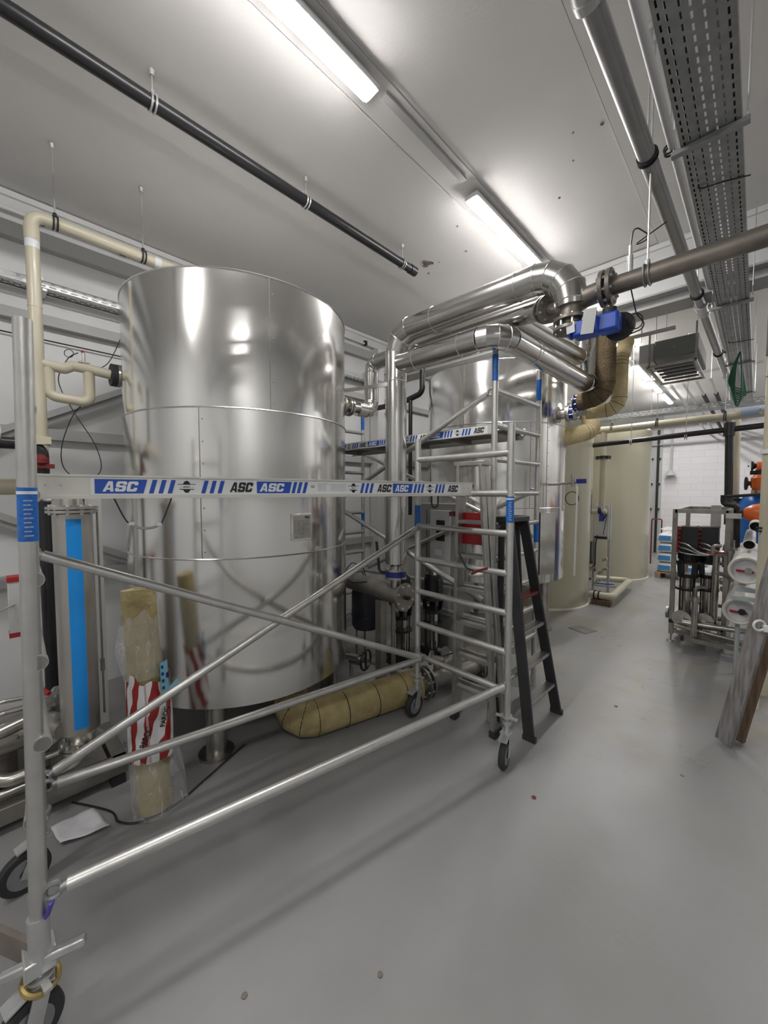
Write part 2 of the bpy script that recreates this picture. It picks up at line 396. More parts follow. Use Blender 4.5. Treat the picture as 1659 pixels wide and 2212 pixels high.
# ---------------------------------------------------------------- the room
struct('floor', MB().bx((XL, YB, -.1), (XR, YF, 0)), M_floor)
cl = MB()
edges = [XL, -3.245, -2.04, -.84, .36, 1.56, XR]
for i in range(len(edges)-1):
    cl.bx((edges[i]+.004, YB, CZ+(.0 if i % 2 else .012)), (edges[i+1]-.004, YD, CZ+.2))
cl.bx((XL, YB, CZ+.03), (XR, YD, CZ+.2))
struct('ceiling', cl, M_ceil)
c2 = MB().bx((XL, YD, CZ+.0), (XR, YF, CZ+.2))
for k in range(0): c2.bx((XL, 5.6+k*.8, CZ-.10), (XR, 5.75+k*.8, CZ+.01))
struct('ceiling', c2, M_ceil)
struct('wall_left', MB().bx((XL-.2, YB, 0), (XL, YF, CZ+.1)), M_wall)
struct('wall_right', MB().bx((XR, YB, 0), (XR+.2, YF, CZ+.1)), M_wall)
struct('wall_back', MB().bx((XL, YB-.2, 0), (XR, YB, CZ+.1)), M_wall)
struct('wall_far', MB().bx((XL, YF, 0), (XR, YF+.2, CZ+.1)), M_block)
struct('wall_beam', MB().bx((XL, YD, 3.93), (XR, YD+.2, CZ)), M_wall)
struct('trim_1', MB().bx((XL, YB, CZ-.05), (XL+.03, YD, CZ)).bx((XL, YD-.03, CZ-.05), (XR, YD, CZ)), M_white)
bm = MB().bx((XL, YD-.13, 3.86), (XR, YD+.16, 3.885)).bx((XL, YD-.02, 3.87), (XR, YD+.0, 3.98)).bx((XL, YD-.13, 3.98), (XR, YD+.10, 4.0))
struct('trim_2', bm, M_girt)
# steel girts of the left wall
for i, (z, h) in enumerate(((4.19, .13), (3.49, .09), (2.47, .10), (1.15, .10))):
    g = MB().bx((XL, YB, z-h/2), (XL+.09, YF, z+h/2))
    struct('trim_%d' % (3+i), g, M_girt)
struct('trim_7', MB().beam((XL+.12, -.6, 2.05), (XL+.12, 2.6, 3.82), .10, .012, up=(1, 0, 0)).beam((XL+.12, -.6, 2.05), (XL+.12, 2.6, 3.82), .012, .09, up=(1, 0, 0)), M_girt)
struct('trim_8', MB().beam((XL+.12, -.5, 2.0), (XL+.12, 2.0, .75), .10, .012, up=(1, 0, 0)).beam((XL+.12, -.5, 2.0), (XL+.12, 2.0, .75), .012, .09, up=(1, 0, 0)), M_girt)
struct('trim_9', MB().bx((XL+.02, 4.55, 0), (XL+.20, 4.70, 4.3)), M_white)
struct('trim_10', MB().tube([(XL+.04, -2, 3.335), (XL+.04, 5, 3.30)], .006, 6), M_blackm)

# hole knocked in the ceiling and little chips of paint
hole = MB(); hp = []
for k in range(14):
    a = 2*PI*k/14; rr = .05+.02*math.sin(3*a)+random.uniform(-.008, .012); hp.append(V((-2.795+rr*math.cos(a)*1.2, 3.585+rr*math.sin(a)*1.2, CZ-.004)))
hole.poly(hp, (0, 0, 1), .006)
for x, y in ((-1.13, 3.30), (-1.05, 3.05), (-1.35, 3.62), (-.88, 3.12), (-2.35, 3.70), (-2.2, 3.3), (-2.9, 3.75), (-2.68, 3.66)): hole.cyl((x, y, CZ-.006), (x, y, CZ), random.uniform(.006, .014), seg=7)
tag(build('ceiling_hole', hole, mat('broken plaster', (.10, .08, .065), .95, col2=(.30, .27, .23), nscale=30)), 'small ragged brown hole and chips in the ceiling past the black pipe end', 'hole', kind='structure')

# ---------------------------------------------------------------- ceiling lights
def batten(y0, ln, label, x=-1.852):
    t = thing('ceiling_light', label, 'light', (x, y0+ln/2, CZ-.08), 'ceiling battens')
    build('housing', MB().bx((x-.035, y0+.05, CZ-.05), (x+.035, y0+ln-.05, CZ-.001)).bx((x-.062, y0, CZ-.085), (x+.062, y0+ln, CZ-.05)), M_lampw, t, .006)
    b = MB(); prof = [(-.056, 0), (-.054, -.010), (-.036, -.022), (0, -.027), (.036, -.022), (.054, -.010), (.056, 0)]
    n = len(prof); vs = []
    for yy in (y0+.02, y0+.03, y0+ln-.03, y0+ln-.02):
        k = .8 if yy in (y0+.02, y0+ln-.02) else 1
        vs += [V((x+a*k, yy, CZ-.086+c*k)) for a, c in prof]
    fs = [(j*n+i, j*n+i+1, (j+1)*n+i+1, (j+1)*n+i) for j in range(3) for i in range(n-1)]+[tuple(range(n)), tuple(range(3*n, 4*n))[::-1]]
    b.add(vs, fs); build('diffuser', b, M_lamp, t)
    return t
batten(.28, 1.53, 'lit white batten light on the ceiling, nearest and cut by the top edge')
batten(2.98, 1.50, 'lit white batten light above the insulated pipes')
batten(-2.4, 1.5, 'lit white batten light behind the viewpoint')
for i, (a, b_, l) in enumerate(((7.25, 8.55, 'first lit batten beyond the beam, right of the brown pipe'), (9.1, 10.5, 'second lit batten beyond the beam, below the air unit corner'),
        (10.7, 11.9, 'third lit batten beyond the beam, next past a small gap'), (12.2, 13.6, 'farthest lit batten over the white block wall'))):
    batten(a, b_-a, l)
for y0, ln, l in ((-1.8, 1.5, 'added unseen fill batten at the right behind the viewpoint'), (6.8, 1.5, 'added unseen fill batten at the right beyond the beam'), (10.5, 1.5, 'added unseen fill batten at the right near the far wall')):
    batten(y0, ln, l, x=1.6)  # out-of-view battens added on the right as fill light for the room
# conduit linking the lights
t = thing('light_conduit', 'white conduit and clips joining the ceiling batten lights', 'conduit', (-1.85, 2.4, CZ-.03))
build('trunking', MB().bx((-1.87, 1.9, CZ-.02), (-1.82, 2.86, CZ-.002)), M_duct, t)
build('cable', MB().tube([(-1.76, -1, CZ-.008), (-1.76, 5, CZ-.008)], .006, 6), M_inkg, t)
build('conduit_pipe', MB().cyl((-1.85, 4.6, CZ-.03), (-1.85, 14.8, CZ-.03), .012, seg=8), M_duct, t)

# ---------------------------------------------------------------- big insulated tanks
def insulated_tank(cx, cy, r, z0, z1, label, rings, seams, name='insulated_tank'):
    t = thing(name, label, 'tank', (cx, cy, 0))
    seg = 128
    zs = [z0]+sorted(rings)+[z1]
    for i in range(len(zs)-1):
        build('cladding_ring', MB().lathe([(r-(.0015*i), zs[i]), (r-(.0015*i), zs[i+1])], (cx, cy, 0), seg=seg, caps=False), M_tank, t, sharp=60)
    build('top_cover', MB().lathe([(r-.004, z1), (r-.004, z1+.004), (r*.5, z1+.05), (.05, z1+.07)], (cx, cy, 0), seg=64), M_tank, t)
    build('tank_bottom', MB().lathe([(r*.4, z0-.06), (r*.8, z0-.01), (r-.12, z0+.02)], (cx, cy, 0), seg=48), M_ssd, t)
    build('bottom_skirt', MB().lathe([(r-.13, z0+.01), (r-.003, z0+.002), (r-.003, z0+.02), (r-.13, z0+.03)], (cx, cy, 0), seg=seg), M_clad, t)
    for z in rings: build('joint_ring', MB().torus((cx, cy, z), (0, 0, 1), r+.001, .006, 128, 6), M_seam, t)
    build('top_rim', MB().torus((cx, cy, z1), (0, 0, 1), r, .004, 128, 6), M_seam, t)
    for (a, za, zb) in seams:
        a = math.radians(a); d = V((math.cos(a), math.sin(a), 0)); tn = V((-d.y, d.x, 0)); sm = MB(); c = V((cx, cy, 0))+d*(r+.0005)
        sm.beam(c+V((0, 0, za)), c+V((0, 0, zb)), .003, .004, up=d)
        z = za+.05
        while z < zb: sm.cyl(c+tn*.022+V((0, 0, z)), c+tn*.022+d*.003+V((0, 0, z)), .004, seg=8); z += .15
        build('lap_seam', sm, M_ssd, t)
    for k in range(4):
        a = math.radians(45+90*k+LEGA); p = V((cx+(r-.17)*math.cos(a), cy+(r-.17)*math.sin(a), 0))
        lg = build('leg', MB().cyl(p+V((0, 0, .02)), p+V((0, 0, z0+.1)), .072, seg=24), M_ss, t)
        build('foot_plate', MB().cyl(p, p+V((0, 0, .02)), .125, seg=32), M_ss, lg)
    return t
def ang(cx, cy, r, u):                          # not used for placing, only kept simple: angle list below is in degrees
    return u
TX, TY, TR = -3.35, 1.64, .909
LEGA = -90+0.5
# angle from the tank centre towards the viewer is -26 deg
tank1 = insulated_tank(TX, TY, TR, .43, 3.42, 'large polished steel clad tank behind the near scaffold', (1.48, 2.51), ((-14.7, 2.51, 3.42), (-44.3, 1.48, 2.51), (10, .43, 1.48), (120, 1.48, 2.4)))
# name plate on the tank
a = math.radians(-.7); d = V((math.cos(a), math.sin(a), 0)); tn = V((-d.y, d.x, 0)); c = V((TX, TY, 1.68))+d*(TR+.004)
np_ = build('name_plate', MB().beam(c-V((0, 0, .10)), c+V((0, 0, .10)), .17, .014, up=d), M_seam, tank1, .003)
pl = MB().beam(c+d*.008-V((0, 0, .087)), c+d*.008+V((0, 0, .087)), .15, .003, up=d); build('plate_face', pl, M_ss, np_)
tx = MB(); o = c+d*.0115
put_text(tx, 'TEDA', o+tn*.02+V((0, 0, .065)), tn, (0, 0, 1), .045, .014, .03)
for k in range(7): put_text(tx, '0 - 00 : 000 | 0.0', o-tn*.06+V((0, 0, .045-.016*k)), tn, (0, 0, 1), .10+.01*(k % 3), .007, 0)
put_text(tx, 'CE', o-tn*.06+V((0, 0, -.078)), tn, (0, 0, 1), .02, .012, 0)
build('plate_writing', tx, M_ink, np_)
# nozzle at the left
nz = build('nozzle', MB().cyl((-3.80, 1.0, 2.89), (-3.80, .74, 2.89), .05, seg=20).cyl((-3.80, .80, 2.89), (-3.80, .775, 2.89), .09), M_ss, tank1)
build('nozzle_gasket', MB().cyl((-3.80, .772, 2.89), (-3.80, .735, 2.89), .088), M_rubber, nz)
nz = build('nozzle', MB().cyl((-3.1, 2.40, 2.83), (-3.1, 2.62, 2.83), .05).cyl((-3.1, 2.56, 2.83), (-3.1, 2.585, 2.83), .095, seg=24), M_ss, tank1)
LEGA = 0
tank2 = insulated_tank(-2.65, 4.93, .909, .85, 3.47, 'polished steel clad tank on long legs behind the ladders', (1.75, 2.75), ((-60, .85, 1.75), (-35, 1.75, 2.75), (-85, 2.75, 3.47), (-20, .85, 3.4)))
for o in [q for q in tank2.children if q.name.startswith('leg')]: pass
st = MB(); a = math.radians(-18); d = V((math.cos(a), math.sin(a), 0)); c = V((-2.65, 4.93, 0))+d*.915
st.beam(c+V((0, 0, .95)), c+V((0, 0, 1.70)), .26, .006, up=d); build('access_panel', st, M_clad, tank2, .002)
nz = build('nozzle', MB().cyl((-1.9, 4.93, 2.89), (-1.60, 4.93, 2.89), .06).cyl((-1.69, 4.93, 2.89), (-1.665, 4.93, 2.89), .10, seg=24), M_ss, tank2)
sv = MB().cyl((-1.76, 4.72, 2.03), (-1.45, 4.60, 2.05), .014, seg=10).cyl((-1.5, 4.62, 2.0), (-1.5, 4.62, 2.14), .022, seg=12).cyl((-1.62, 4.66, 1.72), (-1.62, 4.66, 2.03), .012, seg=8)
v = build('sample_valve', sv, M_ss, tank2)
build('valve_handle', MB().box((-1.40, 4.58, 2.06), (.10, .03, .05)), M_navy, v)
hs = MB().tube(fillet([(-1.45, 4.6, 2.04), (-1.44, 4.58, 1.98), (-1.45, 4.58, 1.0)], .03), .010, 8); build('drain_hose', hs, M_pvc, v)
build('cable_loop', MB().torus((-1.5, 4.60, 1.87), (1, -1, 0), .075, .005, 24, 6), M_blackm, v)

# khaki plastic tanks
def plastic_tank(cx, cy, r, h, label):
    t = thing('plastic_tank', label, 'tank', (cx, cy, 0), 'khaki plastic tanks')
    build('shell', MB().lathe([(r, .03), (r, h), (r*.9, h+.08), (.05, h+.16)], (cx, cy, 0), seg=96), M_pptank, t)
    build('base_plate', MB().lathe([(r+.02, 0), (r+.02, .02), (r, .035)], (cx, cy, 0), seg=96), M_ppw, t)
    a = math.radians(-31 if cy < 8 else -31); c = V((cx+math.cos(a)*(r+.004), cy+math.sin(a)*(r+.004), 0)); 
    return t
pt3 = plastic_tank(-2.93, 7.05, .9, 3.35, 'khaki plastic tank just behind the polished tank on legs')
pt4 = plastic_tank(-2.62, 10.3, .9, 3.3, 'farther khaki plastic tank standing beside the sacks')
a = math.radians(32); build('weld_strip', MB().beam((-2.93+.905*math.cos(a), 7.05+.905*math.sin(a), .03), (-2.93+.905*math.cos(a), 7.05+.905*math.sin(a), 3.3), .03, .01, up=(math.cos(a), math.sin(a), 0)), M_ppw, pt3)
a = math.radians(22); build('level_label', MB().beam((-2.93+.905*math.cos(a), 7.05+.905*math.sin(a), 1.55), (-2.93+.905*math.cos(a), 7.05+.905*math.sin(a), 1.90), .11, .006, up=(math.cos(a), math.sin(a), 0)), M_purple, pt3)
a = math.radians(35); build('weld_strip', MB().beam((-2.62+.905*math.cos(a), 10.3+.905*math.sin(a), .03), (-2.62+.905*math.cos(a), 10.3+.905*math.sin(a), 3.3), .03, .01, up=(math.cos(a), math.sin(a), 0)), M_ppw, pt4)
a = math.radians(24); build('level_label', MB().beam((-2.62+.905*math.cos(a), 10.3+.905*math.sin(a), 1.45), (-2.62+.905*math.cos(a), 10.3+.905*math.sin(a), 1.9), .11, .006, up=(math.cos(a), math.sin(a), 0)), M_purple, pt4)

# ---------------------------------------------------------------- insulated pipework in the middle
t = thing('insulated_pipe', 'tall polished clad pipe rising beside the big tank and elbowing right under the ceiling', 'pipe', (-2.505, 2.75, 1.25))
pipe_run(t, [(-2.505, 2.75, 1.25), (-2.505, 2.75, 3.43), (-.93, 2.75, 3.43), (-.93, 2.75, 3.16)], .101, M_clad, (.17, .235), (2, 4), M_seam)
for z in (1.9, 2.98): build('seam_band', MB().torus((-2.505, 2.75, z), (0, 0, 1), .102, .004, 28, 6), M_seam, t)
for x in (-2.05, -1.30): build('seam_band', MB().torus((x, 2.75, 3.43), (1, 0, 0), .102, .004, 28, 6), M_seam, t)
build('pipe_end_cover', MB().lathe([(.101, 0), (.05, -.03)], (-2.505, 2.75, 1.25), seg=28), M_clad, t)

build('stay_bar', MB().beam((-2.52, 2.66, 2.95), (-2.98, 2.49, 2.94), .012, .035), M_ss, t)
t = thing('insulated_pipe', 'polished clad pipe mitred off the tall pipe, turning back towards the khaki tanks', 'pipe', (-1.48, 2.75, 3.13))
pipe_run(t, [(-2.44, 2.75, 3.14), (-1.45, 2.75, 3.14), (-1.39, 4.72, 3.13), (-1.39, 4.72, 3.80)], .093, M_clad, (.17, .13, ), (4, 2), M_seam)
for x in (-2.25, -1.78): build('seam_band', MB().torus((x, 2.75, 3.14), (1, 0, 0), .094, .004, 28, 6), M_seam, t)
for y in (3.3, 4.0): build('seam_band', MB().torus((-1.42, y, 3.135), (0, 1, 0), .094, .004, 28, 6), M_seam, t)

t = thing('insulated_pipe', 'polished clad pipe running behind the upper elbows to the flanged valve', 'pipe', (-2, 3.0, 3.35))
pipe_run(t, [(-3.10, 2.78, 2.83), (-3.10, 3.0, 2.83), (-3.10, 3.0, 3.35), (-2.6, 3.0, 3.35)], .078, M_clad, .10, 3, M_seam)
build('pipe_section', MB().cyl((-2.66, 3.0, 3.35), (-2.55, 3.0, 3.35), .078, .09, seg=28).cyl((-2.55, 3.0, 3.35), (-1.22, 3.0, 3.35), .09, seg=28), M_clad, t)
flange(t, (-3.10, 2.66, 2.83), (0, 1, 0), .095, m=M_ss)
build('pipe_stub', MB().cyl((-3.1, 2.60, 2.83), (-3.1, 2.8, 2.83), .045), M_ss, t)
build('end_disc', MB().cyl((-1.222, 3.0, 3.35), (-1.214, 3.0, 3.35), .09, seg=28), M_seam, t)
build('pipe_stub', MB().cyl((-1.23, 2.99, 3.33), (-1.10, 2.86, 3.25), .045).cyl((-1.10, 2.86, 3.25), (-.95, 2.76, 3.2), .045), M_steel, t)
flange(t, (-1.14, 2.90, 3.275), V((-.13, .13, .06)), .10, gap=.05, m=M_ssd)

t = thing('insulated_pipe', 'polished clad branch pipe running back behind the lower elbow', 'pipe', (-1.45, 3.9, 3.4))
pipe_run(t, [(-1.50, 3.05, 3.36), (-1.43, 4.60, 3.40), (-1.43, 4.60, 3.82)], .082, M_clad, .11, 2, M_seam)

# bare steel pipe with the tee
t = thing('steel_pipe', 'bare brown steel pipe crossing to the right from the big flange', 'pipe', (-.5, 2.75, 3.16))
build('tee_body', MB().cyl((-.93, 2.75, 3.05), (-.93, 2.75, 3.26), .075).cyl((-1.02, 2.75, 3.18), (-.72, 2.75, 3.215), .062), M_steel, t)
flange(t, (-.72, 2.75, 3.215), (1, 0, 0), .108, .022, .02, 8, M_steel)
build('pipe_section', MB().cyl((-.70, 2.75, 3.215), (XR-.02, 2.75, 3.215), .053, seg=28), M_steel, t)
for x in (-.51, .8): hanger(t, x, 2.75, CZ, 3.215, .055, (1, 0, 0), M_galv)
s_ = build('temperature_sensor', MB().cyl((-.60, 2.75, 3.26), (-.60, 2.75, 3.36), .016, seg=12).cyl((-.60, 2.75, 3.36), (-.60, 2.75, 3.42), .009, seg=10), M_galvb, t)
build('sensor_cable', MB().tube(fillet([(-.60, 2.75, 3.42), (-.585, 2.75, 3.53), (-.50, 2.8, 3.45), (-.62, 2.8, 3.43), (-.45, 2.9, 3.56)], .02, 4), .004, 6), M_black, s_)
build('sensor_cable', MB().tube(fillet([(-.60, 2.76, 3.2), (-.58, 2.85, 3.05), (-.52, 2.85, 2.95), (-.66, 2.85, 2.92), (-.70, 2.8, 3.0)], .03, 4), .004, 6), M_black, s_)
build('sensor_cable', MB().torus((-.64, 2.84, 2.99), (1, -1, .2), .06, .0035, 24, 6).torus((-.58, 2.84, 3.0), (1, -1, -.2), .045, .0035, 24, 6), M_black, s_)
flange(t, (-.93, 2.75, 3.05), (0, 0, 1), .11, .02, .04, 8, M_steel)

# blue valve actuator with tags
t = thing('valve_actuator', 'blue valve actuator with two white tags hanging under the steel pipe', 'valve actuator', (-.80, 2.75, 2.95))
build('body', MB().box((-.82, 2.72, 2.985), (.15, .12, .10)).cyl((-.90, 2.72, 2.985), (-.93, 2.72, 2.985), .045), M_bluev, t, .015)
build('motor', MB().box((-.70, 2.74, 2.99), (.12, .11, .11)), M_bluev, t, .015)
build('position_cap', MB().cyl((-.70, 2.74, 3.045), (-.70, 2.74, 3.08), .04), M_blackm, t)
build('valve_disc', MB().cyl((-.665, 2.83, 2.99), (-.665, 2.85, 2.99), .085, seg=32), M_blackm, t)
build('neck', MB().cyl((-.80, 2.74, 3.0), (-.80, 2.75, 3.09), .03), M_galvb, t)
build('paper_tag', MB().box((-.79, 2.64, 3.0), (.075, .002, .15), Matrix.Rotation(.12, 3, 'Y')), M_cab, t)
build('paper_tag', MB().box((-.90, 2.65, 2.995), (.05, .002, .07), Matrix.Rotation(-.1, 3, 'Y')), M_paper, t)

# wool insulated pipes by the second tank
def wool_pipe(t, pts, r, m, bend, gores=5):
    pts = [V(p) for p in pts]; path = fillet(pts, bend, gores); 
    build('wool_shell', MB().tube(path, r, 24), m, t, sharp=25)
    g = MB()
    for i in range(1, len(path)-1):
        if (path[i]-path[i-1]).length < .3 or (path[i+1]-path[i]).length < .3:
            d = (path[i+1]-path[i-1]).normalized(); g.torus(path[i], d, r-.002, .0035, 24, 5)
    build('wool_joints', g, M_dark, t)
t = thing('wool_insulated_pipe', 'yellow wool insulated pipe elbowing up from the blue flange of the tank on legs', 'pipe', (-1.2, 4.93, 2.8))
wool_pipe(t, [(-1.50, 5.02, 2.89), (-1.17, 5.06, 2.89), (-1.17, 5.06, 3.42), (-1.17, 5.3, 3.7)], .082, M_wooly, .12, 3)
flange(t, (-1.62, 4.93, 2.89), (1, 0, 0), .10, .02, .05, 8, M_galvb)
build('flange_valve', MB().cyl((-1.642, 4.93, 2.89), (-1.598, 4.93, 2.89), .085), M_navy, t)
build('pipe_stub', MB().cyl((-1.66, 4.93, 2.89), (-1.48, 4.93, 2.89), .05), M_galvb, t)
t = thing('wool_insulated_pipe', 'brown wool insulated pipe hanging below the blue actuator', 'pipe', (-1.235, 4.75, 2.95))
wool_pipe(t, [(-1.235, 4.75, 3.83), (-1.235, 4.75, 3.0), (-1.50, 4.78, 2.97)], .097, M_woolb, .14, 3)
flange(t, (-1.53, 4.78, 2.97), (1, 0, 0), .095, .015, .03, 8, M_navy)
t = thing('wool_insulated_pipe', 'short yellow wool insulated elbow low between the steel tank and khaki tank', 'pipe', (-1.9, 6.0, 2.6))
wool_pipe(t, [(-2.05, 6.05, 3.15), (-1.72, 5.9, 3.05), (-1.60, 5.6, 2.75), (-1.9, 5.2, 2.62)], .11, M_wooly, .2, 5)

# supporting header at the foot of the tall clad pipe
t = thing('pump_header', 'brown stainless header pipe with a blind flange below the tall clad pipe', 'pipe', (-2.9, 2.75, .85))
build('pipe_section', MB().cyl((-3.55, 2.78, .98), (-2.40, 2.75, .935), .092, seg=28), M_ssd, t)
flange(t, (-2.39, 2.75, .935), (1, 0, 0), .135, .024, .01, 8, M_ssd, 'blind_flange', False)
build('pipe_section', MB().cyl((-2.505, 2.75, .95), (-2.505, 2.75, 1.10), .05), M_ss, t)
build('plug', MB().cyl((-2.38, 2.75, .935), (-2.33, 2.75, .935), .022, seg=10), M_black, t)
flange(t, (-2.505, 2.75, 1.15), (0, 0, 1), .105, .018, .055, 8, M_ss)
v = build('butterfly_valve', MB().cyl((-2.505, 2.75, 1.124), (-2.505, 2.75, 1.176), .10, seg=28), M_navy, t)
build('pipe_stub', MB().cyl((-2.505, 2.75, 1.19), (-2.505, 2.75, 1.26), .05), M_ss, t)
build('lever', MB().tube(fillet([(-2.61, 2.70, 1.15), (-2.68, 2.70, 1.15), (-2.70, 2.68, 1.45)], .05, 5), .014, 10), M_blackm, v)
t2 = MB().tube(fillet([(-2.9, 2.72, 1.07), (-2.92, 2.70, 1.16), (-3.05, 2.66, 1.2), (-3.2, 2.65, 1.05), (-3.05, 2.66, .98), (-2.85, 2.69, 1.02)], .05, 5), .0045, 6)
build('sensor_cable', t2, M_black, t)
# steel post carrying it
tag(build('support_post', MB().bx((-2.73, 2.69, 0), (-2.65, 2.77, .86)).bx((-2.76, 2.64, 0), (-2.62, 2.82, .015)), M_ssd), 'square grey steel post under the brown header pipe', 'post')
tag(build('riser_pipe', MB().cyl((-2.62, 2.84, 0), (-2.62, 2.84, .86), .024, seg=14).cyl((-2.62, 2.84, .55), (-2.62, 2.84, .57), .032, seg=14), M_ssd), 'thin grey riser pipe beside the square post', 'pipe')
# dark expansion vessel
t = thing('expansion_vessel', 'dark cylindrical expansion vessel right of the big tank', 'vessel', (-3.22, 3.02, 0))
build('shell', MB().lathe([(.05, .34), (.14, .37), (.165, .42), (.165, .78), (.155, .82), (.09, .87), (.03, .885)], (-3.22, 3.02, 0), seg=32), M_vessel, t)
build('seam_ring', MB().torus((-3.22, 3.02, .52), (0, 0, 1), .166, .005, 32, 6), M_black, t)
build('stem', MB().cyl((-3.22, 3.02, .88), (-3.22, 3.02, .97), .014, seg=10), M_ss, t)
for k in range(3):
    a = 2*PI*k/3+.4; build('leg', MB().cyl((-3.22+.13*math.cos(a), 3.02+.13*math.sin(a), 0), (-3.22+.13*math.cos(a), 3.02+.13*math.sin(a), .42), .012, seg=8), M_ssd, t)
# handwheel valve low
t = thing('handwheel_valve', 'small pipe valve with a black handwheel low beside the big tank', 'valve', (-3.0, 2.62, .05))
build('pipe_section', MB().cyl((-3.35, 2.52, .20), (-2.86, 2.66, .20), .03).cyl((-3.02, 2.62, 0), (-3.02, 2.62, .2), .02), M_ss, t)
build('valve_body', MB().cyl((-3.0, 2.60, .20), (-2.90, 2.63, .20), .055), M_ss, t)
w = build('handwheel', MB().torus((-2.84, 2.66, .21), (1, .3, 0), .10, .012, 24, 8).beam((-2.84, 2.66, .11), (-2.84, 2.66, .31), .014, .014), M_black, t)

# ---------------------------------------------------------------- multistage pumps
def pump(loc, label, h=.95, s=1., rot=0, group=None, motor=True):
    x, y, z = loc; t = thing('multistage_pump', label, 'pump', loc, group)
    def P(a, b, c): q = V((a*s, b*s, c*h/.95)); q = Matrix.Rotation(rot, 3, 'Z') @ q; return V((x, y, z))+q
    build('base', MB().poly([P(-.13, -.13, 0), P(.13, -.13, 0), P(.13, .13, 0), P(-.13, .13, 0)], (0, 0, 1), .03).cyl(P(0, 0, .03), P(0, 0, .1), .10*s, .085*s), M_black, t)
    b = build('casing', MB().cyl(P(0, 0, .1), P(0, 0, .52), .062*s, seg=28), M_clad, t)
    rods = MB()
    for k in range(4):
        a = PI/4+k*PI/2; rods.cyl(P(.085*math.cos(a), .085*math.sin(a), .06), P(.085*math.cos(a), .085*math.sin(a), .52), .008*s, seg=8)
    build('tie_rods', rods, M_blackm, b)
    build('clamp_plate', MB().cyl(P(0, 0, .36), P(0, 0, .385), .115*s, seg=24), M_black, t)
    hd = MB().cyl(P(0, 0, .50), P(0, 0, .54), .10*s, seg=24).cyl(P(0, 0, .66), P(0, 0, .685), .145*s, seg=28)
    for k in range(4):
        a = k*PI/2+PI/4; hd.beam(P(.085*math.cos(a), .085*math.sin(a), .53), P(.10*math.cos(a), .10*math.sin(a), .67), .05*s, .02*s)
    build('motor_bracket', hd, M_black, t)
    for sg in (-1, 1):
        p = build('port', MB().cyl(P(sg*.07, 0, .07), P(sg*.17, 0, .07), .028*s), M_ssd, t)
        build('port_flange', MB().cyl(P(sg*.165, 0, .07), P(sg*.19, 0, .07), .07*s, seg=24), M_ssd, p)
    m = MB().cyl(P(0, 0, .685), P(0, 0, .92), .09*s, seg=28).lathe([(.095*s, .0), (.095*s, .03), (.06*s, .06)], P(0, 0, .92), seg=28)
    for k in range(18):
        a = 2*PI*k/18; m.beam(P(.094*math.cos(a), .094*math.sin(a), .70), P(.094*math.cos(a), .094*math.sin(a), .90), .004*s, .014*s, up=(math.cos(a+rot), math.sin(a+rot), 0))
    if motor: build('motor', m, M_black, t)
    return t
tag(build('concrete_plinth', MB().bx((-3.7, 2.95, 0), (-2.42, 3.78, .05)), M_conc, bevel=.01), 'low concrete plinth under the pumps behind the second scaffold', 'plinth')
p1 = pump((-2.78, 3.15, .05), 'black and steel vertical pump, front one under the brown header', group='vertical pumps at the header')
p2 = pump((-2.66, 3.56, .05), 'black and steel vertical pump, rear one nearest the control cabinet', group='vertical pumps at the header')
for p_, (x, y) in ((p1, (-2.78, 3.15)), (p2, (-2.66, 3.56))):
    tx = MB(); put_text(tx, 'CR', (x+.10, y-.03, .80), (0, .55, .0), (0, 0, 1), .05, .03)
    mb = MB().bx((x+.085, y-.045, .78), (x+.115, y+.045, .95)); c_ = build('terminal_box', mb, M_black, p_, .008)
# control cabinets
t = thing('control_cabinet', 'grey control cabinet with small display and red switch behind the aluminium ladder', 'cabinet', (-2.8, 3.93, 0))
build('body', MB().bx((-3.06, 3.83, 0), (-2.52, 4.02, 1.80)), M_cabd, t, .006)
d_ = build('door', MB().bx((-2.90, 3.812, .45), (-2.60, 3.83, 1.72)), M_cab, t, .004)
build('display', MB().bx((-2.80, 3.806, 1.35), (-2.68, 3.812, 1.60)), M_ink, d_)
build('red_switch', MB().box((-2.76, 3.80, .98), (.045, .03, .045)), M_red, d_, .004)
build('paper_note', MB().bx((-2.82, 3.808, 1.17), (-2.72, 3.812, 1.24)), M_paper, d_)
build('door_seam', MB().bx((-2.965, 3.826, .1), (-2.96, 3.83, 1.72)), M_dark, t)

# big wool insulated pipe on the floor
t = thing('wool_insulated_pipe', 'thick yellow wool insulated pipe lying on the floor under the big tank', 'pipe', (-2.35, 2.2, 0))
wool_pipe(t, [(-2.80, 1.74, .26), (-2.52, 1.60, .145), (-2.22, 2.72, .145)], .140, M_wool, .16, 3)
g = MB()
for k in range(3):
    q = V((-2.50, 1.62, .145)).lerp(V((-2.22, 2.72, .145)), .34+.25*k); g.torus(q, (.28, 1.1, 0), .139, .003, 28, 5)
build('wool_joints', g, M_dark, t)
build('pipe_section', MB().cyl((-2.22, 2.70, .145), (-2.0, 3.55, .145), .085), M_ssd, t)
flange(t, (-2.19, 2.82, .145), (.28, 1.1, 0), .145, .02, .03, 8, M_ssd)
flange(t, (-2.02, 3.48, .145), (.28, 1.1, 0), .135, .02, .02, 8, M_ssd)
v = build('drain_tap', MB().cyl((-2.17, 2.95, .22), (-2.17, 2.95, .33), .018).cyl((-2.22, 2.95, .33), (-2.10, 3.0, .33), .03).cyl((-2.23, 2.95, .33), (-2.215, 2.955, .33), .07, seg=24), M_ssd, t)
build('tap_lever', MB().tube([(-2.12, 3.0, .36), (-2.0, 3.1, .42), (-1.95, 3.2, .40)], .006, 6), M_black, v)

